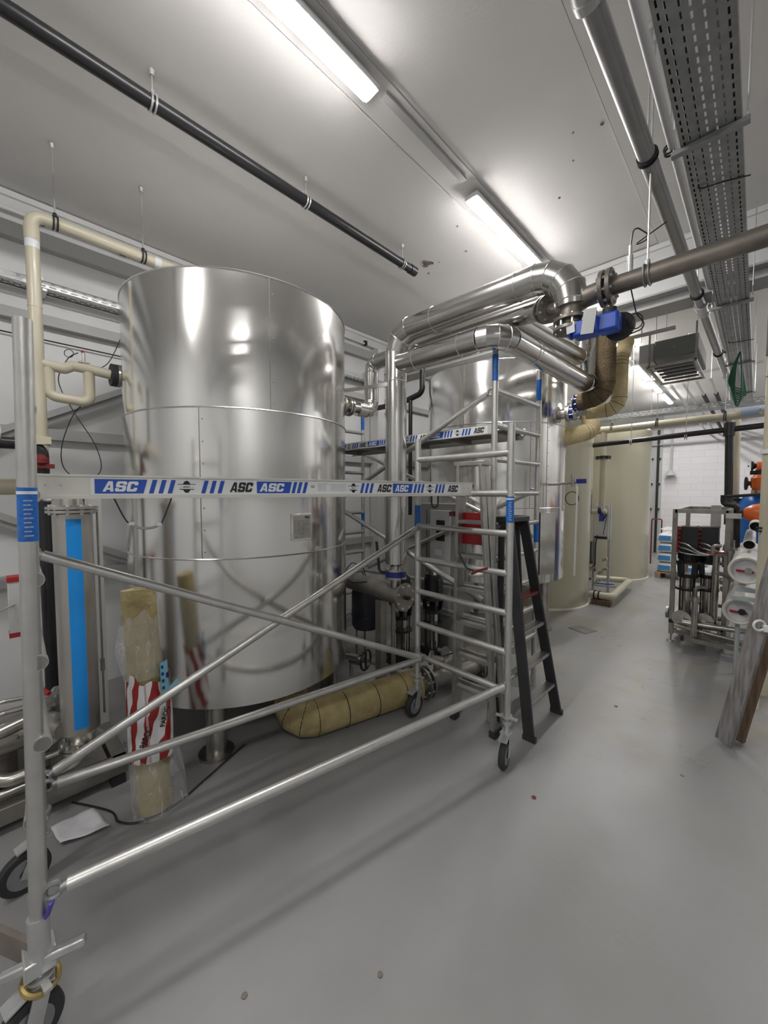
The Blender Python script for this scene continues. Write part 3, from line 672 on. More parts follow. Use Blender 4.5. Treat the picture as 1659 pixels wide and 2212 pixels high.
# ---------------------------------------------------------------- scaffolds
def decals(root, o, ex, nrm, z0, z1, smax=9):
    """printed sticker strip along a platform side; s measured from o along ex"""
    o, ex, nrm = V(o), V(ex).normalized(), V(nrm).normalized(); up = V((0, 0, 1)); h = z1-z0
    def R(s0, s1, slant=0.0, s_l=0.0): return [o+ex*(s0-s_l*0)+up*z0, o+ex*s1+up*z0, o+ex*(s1+slant)+up*z1, o+ex*(s0+s_l)+up*z1]
    st = build('sticker_strip', MB().poly([o+ex*.19+up*(z0-.005)+nrm*.0006, o+ex*2.335+up*(z0-.005)+nrm*.0006, o+ex*2.335+up*(z1+.005)+nrm*.0006, o+ex*.19+up*(z1+.005)+nrm*.0006], nrm, .0006), M_sw, root)
    b = MB(); n0 = nrm*.0015
    def q(pts): b.poly([p+n0 for p in pts], nrm, .0005)
    sl = h*.45
    q([o+ex*.203+up*z0, o+ex*.372+up*z0, o+ex*.388+up*z1, o+ex*.203+up*z1])
    q([o+ex*.862+up*z0, o+ex*1.035+up*z0, o+ex*1.048+up*z1, o+ex*.862+up*z1])
    q([o+ex*1.72+up*z0, o+ex*1.872+up*z0, o+ex*1.885+up*z1, o+ex*1.72+up*z1])
    for a in (.392, .428, .464, .602, .638, .674, 1.045, 1.075, 1.107, 1.475, 1.508, 1.541, 1.888, 1.92, 1.952, 2.078, 2.11, 2.142):
        q([o+ex*a+up*z0, o+ex*(a+.018)+up*z0, o+ex*(a+.018+sl*.6)+up*z1, o+ex*(a+sl*.6)+up*z1])
    build('blue_print', b, M_blue, root)
    wt = MB(); bt = MB(); n1 = nrm*.0026; zt = z0+h*.14; th = h*.72
    for s, w_ in ((.228, .125), (.875, .13), (1.735, .11)): put_asc(wt, o+ex*s+up*zt+n1, ex, up, w_, th)
    build('lettering', wt, M_sw, root)
    for s, w_ in ((.73, .11), (1.598, .108), (2.20, .10)): put_asc(bt, o+ex*s+up*(z0+h*.1)+n1, ex, up, w_, h*.80)
    for s in (.542, 1.43, 2.034):
        c = o+ex*s+up*(z0+h*.5)+n0; bt.poly([c+ex*math.cos(2*PI*k/20)*.017+up*math.sin(2*PI*k/20)*h*.47 for k in range(20)], nrm, .0004)
    for k in range(6): put_text(bt, '0000000 00 0000 00000', o+ex*1.20+up*(z1-.009-.0075*k)+n0, ex, up, .07 if k == 0 else .05, .003, 0)
    put_text(bt, 'GS', o+ex*1.158+up*(z0+h*.5)+n0, ex, up, .022, .014, .02)
    build('lettering', bt, M_ink, root)
    lg = MB(); bt2 = MB()
    for s in (.542, 1.43, 2.034):
        c = o+ex*s+up*(z0+h*.5)+n0*1.4; lg.poly([c-ex*.030-up*h*.16, c+ex*.030-up*h*.16, c+ex*.036+up*h*.16, c-ex*.036+up*h*.16], nrm, .0004); bt2.poly([c-ex*.029-up*h*.22, c+ex*.029-up*h*.22, c+ex*.037+up*h*.21, c-ex*.037+up*h*.21], nrm, .0002)
    build('badge_band', lg, M_sw, root); build('badge_wings', bt2, M_ink, root)
    lt = MB()
    for s in (.542, 1.43, 2.034): put_text(lt, '- ASC -', o+ex*(s-.026)+up*(z0+h*.42)+nrm*.0036, ex, up, .052, h*.16, .02)
    for k in range(5): put_text(lt, '000000000 00000 0000 00000000', o+ex*1.28+up*(z1-.012-.0085*k)+n0, ex, up, .10, .0028, 0)
    build('lettering', lt, M_ink, root)
R_T = .0255
def upright(t, p0, p1, label=None, sticker=None, r=R_T):
    u = build('upright', MB().pipe(p0, p1, r, r-.004, 28), M_alu, t)
    if sticker:
        p0, p1 = V(p0), V(p1); d = (p1-p0).normalized(); za, zb = sticker
        A = p0+d*((za-p0.z)/d.z); B = p0+d*((zb-p0.z)/d.z)
        s = build('blue_sticker', MB().pipe(A, B, r+.0008, r+.0002, 28), M_blue2 if False else mat('upright sticker blue', (.012, .15, .55), .35, noise=.3, nscale=60), u)
    return u
def sticker_print(up, p, za, zb, r=R_T):
    n = V((-p[0], -p[1], 0)).normalized(); e = V((-n.y, n.x, 0)); c = V((p[0], p[1], 0))+n*(r+.0013); tx = MB()
    for k in range(9): put_text(tx, ('00000 000', '0000 0000', '000000')[k % 3], c-e*.011+V((0, 0, zb-.045-.013*k*(zb-za)/.16)), e, (0, 0, 1), .022-.004*(k % 2), .005, .01)
    build('sticker_print', tx, M_sw, up)
    build('sticker_band', MB().pipe((p[0], p[1], zb-.022), (p[0], p[1], zb-.012), r+.0016, r+.001, 28), M_sw, up)
def claw(parent, p, d):
    d = V(d).normalized(); c = MB().torus(V(p)+d*.02, V(d).cross(V((0, 0, 1))), .026, .009, 16, 6).cyl(V(p)-d*.07, V(p), .020, .016, seg=14)
    return build('brace_claw', c, M_galvd, parent)
def brace(t, p0, p1, r=.025, ends=(1, 1)):
    p0, p1 = V(p0), V(p1); d = (p1-p0).normalized()
    b = build('brace', MB().cyl(p0+d*.05, p1-d*.05, r, seg=20), M_alu, t)
    if ends[0]: claw(b, p0+d*.03, -d)
    if ends[1]: claw(b, p1-d*.03, d)
    return b
def caster(t, p, side, zf=.30, trail=.04):
    x, y = p; s = V(side).normalized(); R = .10
    c = build('caster_stem', MB().cyl((x, y, .24), (x, y, zf+.12), .019, seg=14).cyl((x, y, zf), (x, y, zf+.03), .034, seg=16).cyl((x, y, zf+.05), (x, y, zf+.06), .04, seg=16), M_galvb, t)
    n = V((-s.y, s.x, 0)); wc = V((x, y, R))+s*trail
    w = build('wheel', MB().lathe([(.07, -.02), (.094, -.02), (.10, -.012), (.10, .012), (.094, .02), (.07, .02)], wc, n, 32).cyl(wc-n*.024, wc+n*.024, .022, seg=16), M_rubber, t)
    build('wheel_hub', MB().cyl(wc-n*.0215, wc+n*.0215, .068, seg=24), M_galvd, w)
    f = MB()
    for sg in (-1, 1): f.beam(wc+n*.031*sg-V((0, 0, .02)), V((x, y, .235))+n*.031*sg, .05, .005, up=n)
    f.box((x, y, .235), (.07, .07, .01)).beam(V((x, y, .25))-s*.02, V((x, y, .215))+s*.10, .06, .008)
    build('caster_fork', f, M_galvb, t)
    build('adjuster_wing', MB().beam(V((x, y, zf+.045))-n*.075, V((x, y, zf+.045))+n*.075, .022, .012), M_galvb, t)
def rungs(t, a, b, zs, r=.0235):
    for z in zs:
        p = V((a[0], a[1], z)); q = V((b[0], b[1], z)); build('rung', MB().cyl(p, q, r, seg=20).cyl(p, p+(q-p).normalized()*.034, .026, seg=20).cyl(q-(q-p).normalized()*.034, q, .026, seg=20), M_alu, t)
GRID = [.53, .81, 1.09, 1.37, 1.65, 1.93, 2.21]
A, B, P, Q = (-2.07, 2.55), (-1.22, 2.51), (-1.70, .10), (-2.50, .13)
t = thing('mobile_scaffold', 'aluminium scaffold tower on wheels spanning the left foreground', 'scaffold', (-1.87, 1.3, 0))
upright(t, (*A, .36), (*A, 2.385), sticker=(1.63, 1.83)); u_ = upright(t, (*B, .36), (*B, 2.41), sticker=(1.73, 1.91)); sticker_print(u_, B, 1.73, 1.91)
PB = (-1.745, .07)
u_ = upright(t, (*PB, .30), (*P, 2.49), sticker=(1.78, 1.955)); sticker_print(u_, (-1.7105, .0925), 1.78, 1.955); upright(t, (*Q, .36), (*Q, 2.40))
build('leg_sleeve', MB().cyl((PB[0], PB[1], .30), (PB[0], PB[1], .47), .031, seg=24), M_galvb, t)
lh = MB()
for z, sg in ((.62, 1), (.56, 1), (.42, 1)): lh.cyl((PB[0]+.024, PB[1]-.004, z), (PB[0]+.0262, PB[1]-.0045, z), .006, seg=10)
build('pin_holes', lh, M_ink, t)
pb = MB().box((PB[0]-.02, PB[1]+.0, .30), (.10, .09, .06)).beam((PB[0]-.03, PB[1]-.10, .30), (PB[0]+.06, PB[1]+.12, .33), .03, .03).cyl((PB[0], PB[1], .05), (PB[0], PB[1], .3), .02)
build('caster_bracket', pb, M_galvb, t, .006)
build('bracket_ring', MB().torus((PB[0]+.0, PB[1]+.0, .235), (.2, .3, 1), .05, .010, 24, 8), M_brass, t)
build('bracket_plate', MB().box((PB[0]-.13, PB[1]-.07, .315), (.20, .02, .09), Matrix.Rotation(.5, 3, 'Z')), mat('stained bracket', (.30, .26, .22), .5, .4, noise=.3), t)
caster(t, A, (0, -1, 0)); caster(t, B, (.2, -1, 0)); caster(t, Q, (.15, -1, 0), trail=.07); caster(t, PB, (.2, -1, 0), .2)
rungs(t, A, B, GRID); rungs(t, PB, Q, [.53, .81]); rungs(t, P, Q, GRID[2:])
brace(t, (-2.45, .13, 1.66), (-1.99, 2.52, .53)); brace(t, (-2.44, .14, .55), (-2.05, 2.55, 1.65)); brace(t, (-2.40, .14, .53), (-1.98, 2.53, .54), ends=(1, 1))
brace(t, (-1.72, .10, .55), (-1.22, 2.51, .58))
build('brace_lock', MB().beam((-1.70, .105, .525), (-1.715, .09, .47), .02, .012), M_purple, t, .004)
# platform of the near tower
N1, F1 = V((-1.99, .11, 0)), V((-1.53, 2.525, 0)); ex = (F1-N1).normalized(); nr = V((ex.y, -ex.x, 0)); L_ = (F1-N1).length; W_ = .58
t = thing('scaffold_platform', 'long platform with blue ASC stickers resting across the near scaffold', 'platform', (N1+ex*L_/2-nr*W_/2+V((0, 0, 1.95))))
for k in (0, 1):
    o_ = N1-nr*(W_*k); b_ = MB().beam(o_+V((0, 0, 1.962)), o_+ex*L_+V((0, 0, 1.962)), .004, .088)
    b_.beam(o_+V((0, 0, 2.007)) - nr*.004, o_+ex*L_+V((0, 0, 2.007))-nr*.004, .024, .008).beam(o_+V((0, 0, 1.918))+nr*.002*(1-2*k), o_+ex*L_+V((0, 0, 1.918))+nr*.002*(1-2*k), .024, .010)
    sb = build('side_beam', b_, M_sw if False else mat('pale anodised aluminium', (.66, .65, .60), .4, .35, noise=.08, nscale=5), t)
    if k == 0:
        decals(sb, N1+nr*.002, ex, nr, 1.934, 1.994)
        rv = MB()
        for s, z in ((.05, 1.967), (.095, 1.968), (2.37, 1.968), (2.41, 1.968)): rv.cyl(N1+ex*s+V((0, 0, z))+nr*.002, N1+ex*s+V((0, 0, z))+nr*.005, .004, seg=10)
        build('rivets', rv, M_girt, sb)
dk = MB().poly([N1-nr*.01+ex*.02+V((0, 0, 1.990)), N1-nr*.01+ex*(L_-.02)+V((0, 0, 1.990)), N1-nr*(W_-.01)+ex*(L_-.02)+V((0, 0, 1.990)), N1-nr*(W_-.01)+ex*.02+V((0, 0, 1.990))], (0, 0, 1), .01)
build('deck', dk, mat('grey plywood deck', (.16, .15, .14), .7, noise=.2), t)
for e in (.0, L_):
    sg = -1 if e == 0 else 1
    for w_ in (.06, W_-.06):
        c = N1+ex*(e)-nr*w_; hk = MB().torus(c+V((0, 0, 1.93)), nr, .03, .008, 16, 6).box(c-ex*sg*.03+V((0, 0, 1.965)), (.05, .05, .05), Matrix.Rotation(math.atan2(ex.y, ex.x), 3, 'Z')); build('hook', hk, M_galvb, t)
build('hook_cap', MB().box(N1+ex*(L_+.01)-nr*.02+V((0, 0, 1.985)), (.03, .03, .02)), M_navy, t)
st = MB().tube(fillet([N1+ex*2.10-nr*.05+V((0, 0, 1.925)), N1+ex*2.10-nr*.05+V((0, 0, 1.83)), N1+ex*2.16-nr*.05+V((0, 0, 1.83)), N1+ex*2.16-nr*.05+V((0, 0, 1.925))], .03, 5), .006, 8)
build('strap', st, M_black, t)
# small scraps on the platform
for i, (s, w_, c_, l) in enumerate(((.62, .03, M_sw, 'small white scrap near the wing badge on the near platform'), (1.18, .02, M_wooly, 'yellow wool scrap on the edge of the near platform'), (.03, .03, M_wooly, 'pale scrap at the left end of the near platform'))):
    sc = MB(); q = N1+ex*s-nr*w_
    for k in range(3): sc.box(q+V((random.uniform(-.02, .02), random.uniform(-.02, .02), 2.004+.003*k)), (.05-.01*k, .03, .005), Matrix.Rotation(.4*k, 3, 'Z'))
    tag(build('scrap', sc, c_), l, 'scrap')
# hanging handle cable below the platform
def bp(sv, z): return N1+ex*sv-nr*.03+V((0, 0, z))
t = thing('platform_sling', 'grey cable sling with white end clips hanging below the near platform', 'sling', bp(.38, 1.76))
build('cord', MB().tube(spl([bp(.265, 1.918), bp(.30, 1.83), bp(.325, 1.80), bp(.38, 1.778), bp(.43, 1.79), bp(.445, 1.81), bp(.485, 1.918)]), .003, 8), M_blackm, t)
build('sleeve', MB().tube(spl([bp(.32, 1.806), bp(.345, 1.786), bp(.38, 1.779), bp(.415, 1.784), bp(.435, 1.797)]), .006, 8), M_inkg, t)
build('clip', MB().box(bp(.325, 1.803), (.02, .02, .013)), M_sw, t); build('clip', MB().box(bp(.428, 1.795), (.02, .02, .013)), M_sw, t)

# second tower
C, D, E, F_ = (-1.563, 2.913), (-1.55, 3.755), (-4.06, 2.913), (-4.06, 3.755)
t = thing('mobile_scaffold', 'taller aluminium scaffold tower between the two steel tanks', 'scaffold', (-2.8, 3.33, 0))
for q, s2 in ((C, (2.84, 3.05)), (D, (2.82, 3.02)), (E, (2.82, 3.02)), (F_, (2.82, 3.02))):
    upright(t, (*q, .06), (*q, 2.12), sticker=(1.45, 1.66) if q != C else None, r=.0245); upright(t, (*q, 2.12), (*q, 3.11), sticker=s2, r=.0245)
    build('joint_sleeve', MB().cyl((*q, 2.05), (*q, 2.13), .0285, seg=20), M_galvb, t)
    build('base_foot', MB().cyl((*q, 0), (*q, .12), .03, .028, seg=16), M_galvb, t)
for a_, b_ in ((C, D), (E, F_)): rungs(t, a_, b_, [.25]+GRID+[2.49, 2.77])
brace(t, (-1.60, 2.93, 2.77), (-4.02, 2.93, 1.65)); brace(t, (-4.02, 2.91, 1.93), (-1.60, 2.91, 1.0))
brace(t, (-4.02, 3.74, 2.48), (-1.60, 3.74, 1.50)); brace(t, (-4.03, 3.735, .82), (-1.58, 3.735, .90)); brace(t, (-4.03, 3.735, .53), (-1.58, 3.735, .54))
brace(t, (-4.0, 3.78, .85), (-1.60, 3.78, 1.95))
t = thing('scaffold_platform', 'upper platform with blue ASC stickers on the taller scaffold', 'platform', (-2.82, 3.2, 2.44))
for k in (0, 1):
    y_ = 2.97+.58*k; b_ = MB().beam((-4.04, y_, 2.470), (-1.60, y_, 2.470), .004, .072).beam((-4.04, y_+.006, 2.507), (-1.6, y_+.006, 2.507), .018, .005).beam((-4.04, y_+.012*(1-2*k), 2.433), (-1.6, y_+.012*(1-2*k), 2.433), .028, .005)
    sb = build('side_beam', b_, MATS['pale anodised aluminium'], t)
    if k == 0: decals(sb, V((-4.06+.07, 2.968, 0)), (1, 0, 0), (0, -1, 0), 2.442, 2.498)
build('deck', MB().bx((-4.03, 2.985, 2.475), (-1.62, 3.54, 2.495)), MATS['grey plywood deck'], t)
cb = MB()
for x in (-3.9, -3.3, -2.75, -2.2, -1.7): cb.bx((x, 2.98, 2.435), (x+.04, 3.54, 2.474))
build('cross_member', cb, M_ssd, t)
for x in (-4.05, -1.58):
    for y_ in (3.03, 3.49): build('hook', MB().torus((x, y_, 2.49), (0, 1, 0), .03, .008, 16, 6), M_galvb, t)
tag(build('scrap', MB().box((-1.95, 3.02, 2.512), (.16, .03, .006), Matrix.Rotation(.2, 3, 'Z')), M_wooly), 'yellow wool scrap on the upper platform edge', 'scrap')

# ---------------------------------------------------------------- ladders
def ch(mb, p0, p1, w, dpt, up): mb.beam(p0, p1, w, dpt, up)
t = thing('step_ladder', 'dark fibreglass step ladder leaning beside the scaffold', 'ladder', (-1.3, 3.15, 0))
bl, br_, tl, tr = V((-1.21, 2.88, .01)), V((-1.20, 3.42, .01)), V((-1.47, 3.0, 1.72)), V((-1.47, 3.27, 1.72))
for p0, p1 in ((bl, tl), (br_, tr)):
    r_ = build('front_rail', MB().beam(p0, p1, .025, .085, up=(1, 0, .15)), M_fibre, t, .003)
    build('rubber_foot', MB().box(p0+V((0, 0, .01)), (.10, .035, .04)), M_rubber, r_)
for i, z in enumerate((.25, .52, .79, 1.06)):
    f = z/1.71; a_ = bl.lerp(tl, f); b_ = br_.lerp(tr, f)
    tr_ = build('tread', MB().beam(a_-V((.01, 0, 0)), b_-V((.01, 0, 0)), .085, .028), M_redd if i == 3 else M_aluk, t, .003)
    if i == 3: tr_['label'] = 'dark red tread'
build('top_cap', MB().bx((-1.58, 2.97, 1.69), (-1.42, 3.30, 1.735)), M_fibre, t, .008)
for y0, y1 in ((2.90, 3.0), (3.40, 3.27)):
    r_ = build('rear_rail', MB().beam((-1.50, y0+.03, .01), (-1.53, y1, 1.70), .02, .05, up=(1, 0, .1)), M_fibre, t)
build('rear_stay', MB().beam((-1.502, 2.94, .35), (-1.502, 3.42, .35), .02, .03), M_aluk, t); build('rear_stay', MB().beam((-1.51, 2.97, .9), (-1.51, 3.36, .9), .02, .03), M_aluk, t)
build('spreader', MB().beam((-1.40, 3.32, 1.1), (-1.50, 3.34, 1.1), .02, .01), M_aluk, t)
# aluminium platform ladder
t = thing('platform_ladder', 'aluminium ladder with a red tray standing inside the scaffold ends', 'ladder', (-1.72, 2.9, 0))
for nm, (dy, ex_) in (('front_rail', (0, 0)), ('rear_rail', (.10, .035))):
    L0, L1 = V((-1.80-ex_, 2.73+dy, .02)), V((-1.755, 2.70+dy*.6, 2.16)); R0, R1 = V((-1.43+ex_, 2.73+dy, .02)), V((-1.555, 2.70+dy*.6, 2.16))
    for p0, p1 in ((L0, L1), (R0, R1)):
        r_ = build(nm, MB().beam(p0, p1, .028, .062, up=(0, 1, 0)), M_aluk, t, .003); build('rubber_foot', MB().box(p0+V((0, 0, .012)), (.05, .075, .05)), M_rubber, r_)
    for i in range(6):
        f = (.28+.28*i)/2.14; build('tread' if nm == 'front_rail' else 'rear_stay', MB().beam(L0.lerp(L1, f), R0.lerp(R1, f), .05 if dy == 0 else .025, .028), M_aluk, t)
build('hinge_head', MB().bx((-1.80, 2.68, 2.15), (-1.52, 2.80, 2.185)), M_aluk, t, .004)
rt = build('red_tray', MB().bx((-1.80, 2.765, 1.51), (-1.53, 2.78, 1.77)).bx((-1.80, 2.78, 1.51), (-1.53, 2.88, 1.525)), M_red, t, .003)
build('hinge_bracket', MB().bx((-1.84, 2.68, 1.74), (-1.79, 2.70, 1.78)), M_redd, t)
# red g-clamp lying on a rung
cl_ = MB().tube(fillet([(-1.62, 2.50, 1.47), (-1.56, 2.50, 1.37), (-1.50, 2.50, 1.355)], .03, 5), .007, 8)
t = thing('quick_clamp', 'small black and red clamp hooked on a scaffold rung', 'clamp', (-1.53, 2.5, 1.34))
build('lever', cl_, M_black, t); build('jaw', MB().tube([(-1.51, 2.50, 1.33), (-1.46, 2.50, 1.36), (-1.38, 2.50, 1.39)], .010, 8), M_redd, t)

# ---------------------------------------------------------------- overhead pipes and trays
t = thing('drain_pipe', 'black plastic drain pipe with a capped end hung along the ceiling', 'pipe', (-2.775, 1, 4.34))
build('pipe_section', MB().cyl((-2.775, -3.3, 4.345), (-2.775, 3.30, 4.345), .042, seg=28), M_black, t)
build('end_cap', MB().cyl((-2.775, 3.26, 4.345), (-2.775, 3.35, 4.345), .048, seg=28), M_black, t)
for y in (-1.4, -.33, .805, 1.935, 3.139): hanger(t, -2.775, y, CZ, 4.345, .044, (0, 1, 0), M_galvb)
t = thing('plastic_pipe', 'beige plastic pipe dropping at the left and hung across to the big tank top', 'pipe', (-3.88, .9, 3.96))
build('pipe_section', MB().tube(fillet([(-3.88, .30, .9), (-3.88, .30, 3.965), (-3.88, 1.50, 3.965), (-3.88, 1.50, 3.50)], .07, 6), .042, 24), M_pp, t)
build('socket', MB().cyl((-3.88, .30, 3.78), (-3.88, .30, 3.88), .046, seg=24).cyl((-3.88, .30, 3.3), (-3.88, .30, 3.315), .044), M_pp, t)
build('paper_label', MB().pipe((-3.88, .30, 3.72), (-3.88, .30, 3.80), .0435, .0425, 24), M_sw, t)
build('paper_label', MB().pipe((-3.88, 1.10, 3.965), (-3.88, 1.15, 3.965), .0435, .0425, 24), M_sw, t)
for y in (.436, 1.017): hanger(t, -3.877, y, CZ, 3.965, .043, (0, 1, 0))
t = thing('plastic_pipe', 'beige plastic loop pipe with a vent valve at the left nozzle of the big tank', 'pipe', (-3.85, .5, 2.65))
mb = MB().tube(fillet([(-3.88, .30, 2.90), (-3.88, .33, 2.90), (-3.86, .45, 2.885), (-3.86, .50, 2.92), (-3.83, .60, 2.91), (-3.80, .74, 2.89)], .03, 4), .038, 18)
mb.tube(fillet([(-3.88, .36, 2.90), (-3.88, .36, 2.67), (-3.85, .60, 2.65), (-3.84, .60, 2.90)], .05, 6), .038, 18)
build('pipe_section', mb, M_pp, t)
build('vent_valve', MB().cyl((-3.84, .57, 2.92), (-3.84, .57, 2.975), .014, seg=12).box((-3.84, .57, 2.955), (.05, .07, .012)).cyl((-3.84, .57, 2.975), (-3.84, .57, 3.03), .011, seg=12), M_seam, t)
build('red_tip', MB().cyl((-3.84, .57, 3.03), (-3.84, .56, 3.045), .010, seg=10), M_red, t)
t = thing('hanging_cable', 'thin black cable looping down from the wall tray past the beige pipe loop', 'cable', (-4.0, .6, 2.2))
build('cable', MB().tube(spl([(-4.5, .95, 3.70), (-4.38, .98, 3.55), (-4.1, .80, 3.10), (-3.95, .66, 2.92), (-3.92, .60, 2.70), (-3.90, .50, 2.55), (-3.88, .42, 2.30), (-3.88, .43, 2.12), (-3.88, .55, 2.03), (-3.88, .66, 2.12), (-3.88, .63, 2.32), (-3.90, .50, 2.58), (-3.92, .42, 2.80), (-3.92, .48, 2.98), (-3.86, .54, 3.03)]), .0035, 6), M_black, t)
build('cable_coil', MB().torus((-3.84, .48, 3.005), (1, -.6, 0), .03, .003, 20, 6), M_black, t)
# wall conduit with black clips
t = thing('wall_conduit', 'slim white conduit with black clips high on the left wall', 'conduit', (XL+.06, 1.5, 4.35))
build('conduit', MB().cyl((XL+.06, -3, 4.36), (XL+.06, 4.9, 4.36), .018, seg=12), M_white, t)
for y in (-.3, .43, 1.05, 1.75, 3.9, 4.4): build('clip', MB().box((XL+.06, y, 4.37), (.05, .05, .07)), M_blackm, t)
# perforated wall tray
t = thing('cable_tray', 'bright perforated cable tray along the left wall behind the tank', 'cable tray', (XL+.2, 1.5, 3.65))
tm = MB(); tx0 = XL+.22
perforated(tm, (tx0, -3, 3.72), (0, 1, 0), (-1, 0, 0), 7.8, .16, [(.015, .03), (.045, .06), (.075, .09), (.105, .12), (.135, .15)], .075, .05)
perforated(tm, (tx0, -3, 3.72), (0, 1, 0), (0, 0, 1), 7.8, .06, [(.010, .024), (.036, .050)], .075, .05)
build('perforated_channel', tm, M_galvb, t)
for y in (-.6, .42, 2.3, 4.4): build('bracket', MB().beam((XL+.006, y, 3.70), (tx0, y, 3.705), .03, .02).bx((XL+.002, y-.015, 3.66), (XL+.012, y+.015, 3.9)), M_galvb, t)
build('cable', MB().tube([(XL+.09, -3, 3.735), (XL+.06, 4.8, 3.735)], .02, 8), M_blackm, t)

# right hand run of services
t = thing('galvanised_pipe', 'thick galvanised pipe with a coupling running under the ceiling at the right', 'pipe', (-.5, 5, 3.83))
ga = V((-.562, -.5, 3.83)); gb = V((-.38, 11.5, 3.83))
def gp(y): return ga.lerp(gb, (y+.5)/12)
build('pipe_section', MB().cyl(gp(-3), gp(11.5), .042, seg=28), M_galv, t)
for y in (1.55, 5.2): build('coupling', MB().cyl(gp(y-.12), gp(y+.12), .052, seg=28).cyl(gp(y-.13), gp(y-.09), .058, seg=28).cyl(gp(y+.09), gp(y+.13), .058, seg=28).box(gp(y)+V((.055, 0, 0)), (.03, .08, .03)), M_galvb, t)
for y in (-1, 2.665, 4.8, 7.0, 9.2): q = gp(y); hanger(t, q.x, y, CZ, 3.83, .044, (0, 1, 0))
t = thing('white_pipe', 'slim white pipe beside the galvanised pipe and the big cable tray', 'pipe', (-.43, 5, 3.9))
build('pipe_section', MB().cyl((-.455, -3, 3.9), (-.37, 9.5, 3.9), .020, seg=20), M_white, t)
for y, x in ((-.6, -.44), (2.80, -.433), (5.2, -.40), (7.2, -.385)): hanger(t, x, y, CZ, 3.9, .021, (0, 1, 0))
t = thing('cable_tray', 'wide grey perforated cable tray running overhead at the right', 'cable tray', (-.22, 4, 3.7))
tm = MB(); y0, y1 = -3.0, 11.0
perforated(tm, (-.345, y0, 3.70), (0, 1, 0), (1, 0, 0), y1-y0, .23, [(.014, .021), (.036, .043), (.075, .083), (.104, .112), (.14, .147), (.172, .179), (.204, .211)], .052, .03)
perforated(tm, (-.345, y0, 3.70), (0, 1, 0), (0, 0, 1), y1-y0, .06, [(.02, .03)], .052, .03)
perforated(tm, (-.115, y0, 3.70), (0, 1, 0), (0, 0, 1), y1-y0, .06, [(.02, .03)], .052, .03)
build('perforated_channel', tm, M_galvd, t)
for i, (x, m_) in enumerate(((-.325, M_blackm), (-.30, M_black), (-.275, M_blackm), (-.165, M_inkg), (-.14, M_blackm))):
    build('cable', MB().tube([(x, y0, 3.714), (x, y1, 3.714)], .010, 8), m_, t)
for y in (.2, 2.55, 4.9, 7.2, 9.4):
    b_ = build('support_bar', MB().beam((-.385, y, 3.685), (-.085, y, 3.685), .035, .022), M_galvd, t)
    for x in (-.375, -.095): build('hanger_rod', MB().cyl((x, y, 3.68), (x, y, CZ-.004), .004, seg=8), M_galvb, b_)
for y in (1.6, 2.9, 3.8, 6.1): build('cable', MB().tube(spl([(-.30, y, 3.72), (-.30, y+.03, 3.69), (-.2, y+.05, 3.685), (-.09, y+.12, 3.70)]), .004, 6), M_blackm, t)
t = thing('cord_bundle', 'coil of green cord hanging from the overhead tray', 'cord', (-.25, 7.2, 3.2))
for k in range(9): build('cord', MB().tube(spl([(-.215, 6.5, 3.66), (-.245-.006*k, 6.5+.01*k, 3.45), (-.25-.006*k, 6.5, 3.12+.02*k), (-.215+.003*k, 6.5, 3.0+.025*k), (-.185+.005*k, 6.5+.02*k, 3.15), (-.195, 6.5, 3.5), (-.21, 6.5, 3.66)]), .007, 6), M_green, t)

# near beige pipe at the right frame edge
t = thing('plastic_pipe', 'thick beige plastic riser at the right edge of the view', 'pipe', (.10, 5.15, 0))
build('pipe_section', MB().cyl((.10, 5.15, 0), (.10, 5.15, 3.34), .078, seg=28), M_pp, t)
build('pipe_section', MB().cyl((.10, 5.15, 3.22), (.10, 5.15, 3.9), .088, seg=28), mat('brown socket', (.11, .10, .09), .5), t)
build('clamp', MB().torus((.10, 5.15, 3.02), (0, 0, 1), .081, .006, 28, 6), M_seam, t)
build('fitting', MB().cyl((.10, 5.15, 2.30), (.10, 5.15, 2.34), .095, seg=28), M_sw, t)
build('tube_line', MB().cyl((.0, 5.1, 1.60), (.4, 5.1, 1.60), .010, seg=8).cyl((.0, 5.1, 1.57), (.4, 5.1, 1.57), .008, seg=8), M_blackm, t)

# pipes crossing beyond the beam
t = thing('plastic_pipe', 'long beige plastic pipe crossing in front of the far khaki tank', 'pipe', (-1, 7.6, 3.08))
build('pipe_section', MB().tube(fillet([(-2.25, 8.02, 3.08), (-2.25, 8.0, 3.08), (1.5, 8.0, 3.13)], .03), .062, 24), M_pp, t)
hb = MB().tube(fillet([(-2.08, 8.0, 3.08), (-2.08, 8.0, 1.6)], .05), .052, 20); build('drop_pipe', hb, M_pp, t)
flange(t, (-2.08, 8.0, 2.58), (0, 0, 1), .13, .02, .012, 8, M_blackm)
build('drop_pipe', MB().tube(fillet([(-2.35, 8.2, 3.05), (-2.35, 8.2, 2.0), (-2.45, 8.15, 1.95)], .06), .045, 20), M_pp, t)
for x in (-1.95, -1.27, -.40): hanger(t, x, 8.0, CZ-.1, 3.105, .064, (1, 0, 0))
t = thing('drain_pipe', 'long black pipe crossing below the beige pipe with a vertical drop', 'pipe', (-1, 7.8, 2.9))
build('pipe_section', MB().cyl((-2.4, 7.8, 2.79), (.6, 7.8, 2.92), .042, seg=24), M_black, t)
build('drop_pipe', MB().cyl((-.335, 7.8, 2.9), (-.30, 7.8, 1.45), .05, seg=24).cyl((-.335, 7.8, 2.78), (-.335, 7.8, 2.98), .07, seg=20), M_black, t)
for x in (-1.6, -.85): hanger(t, x, 7.8, CZ-.1, 2.85+.03*x, .044, (1, 0, 0), M_galvb)
t = thing('plastic_pipe', 'beige vertical pipe with black collar beside the black drop pipe', 'pipe', (-.22, 8.3, 1.6))
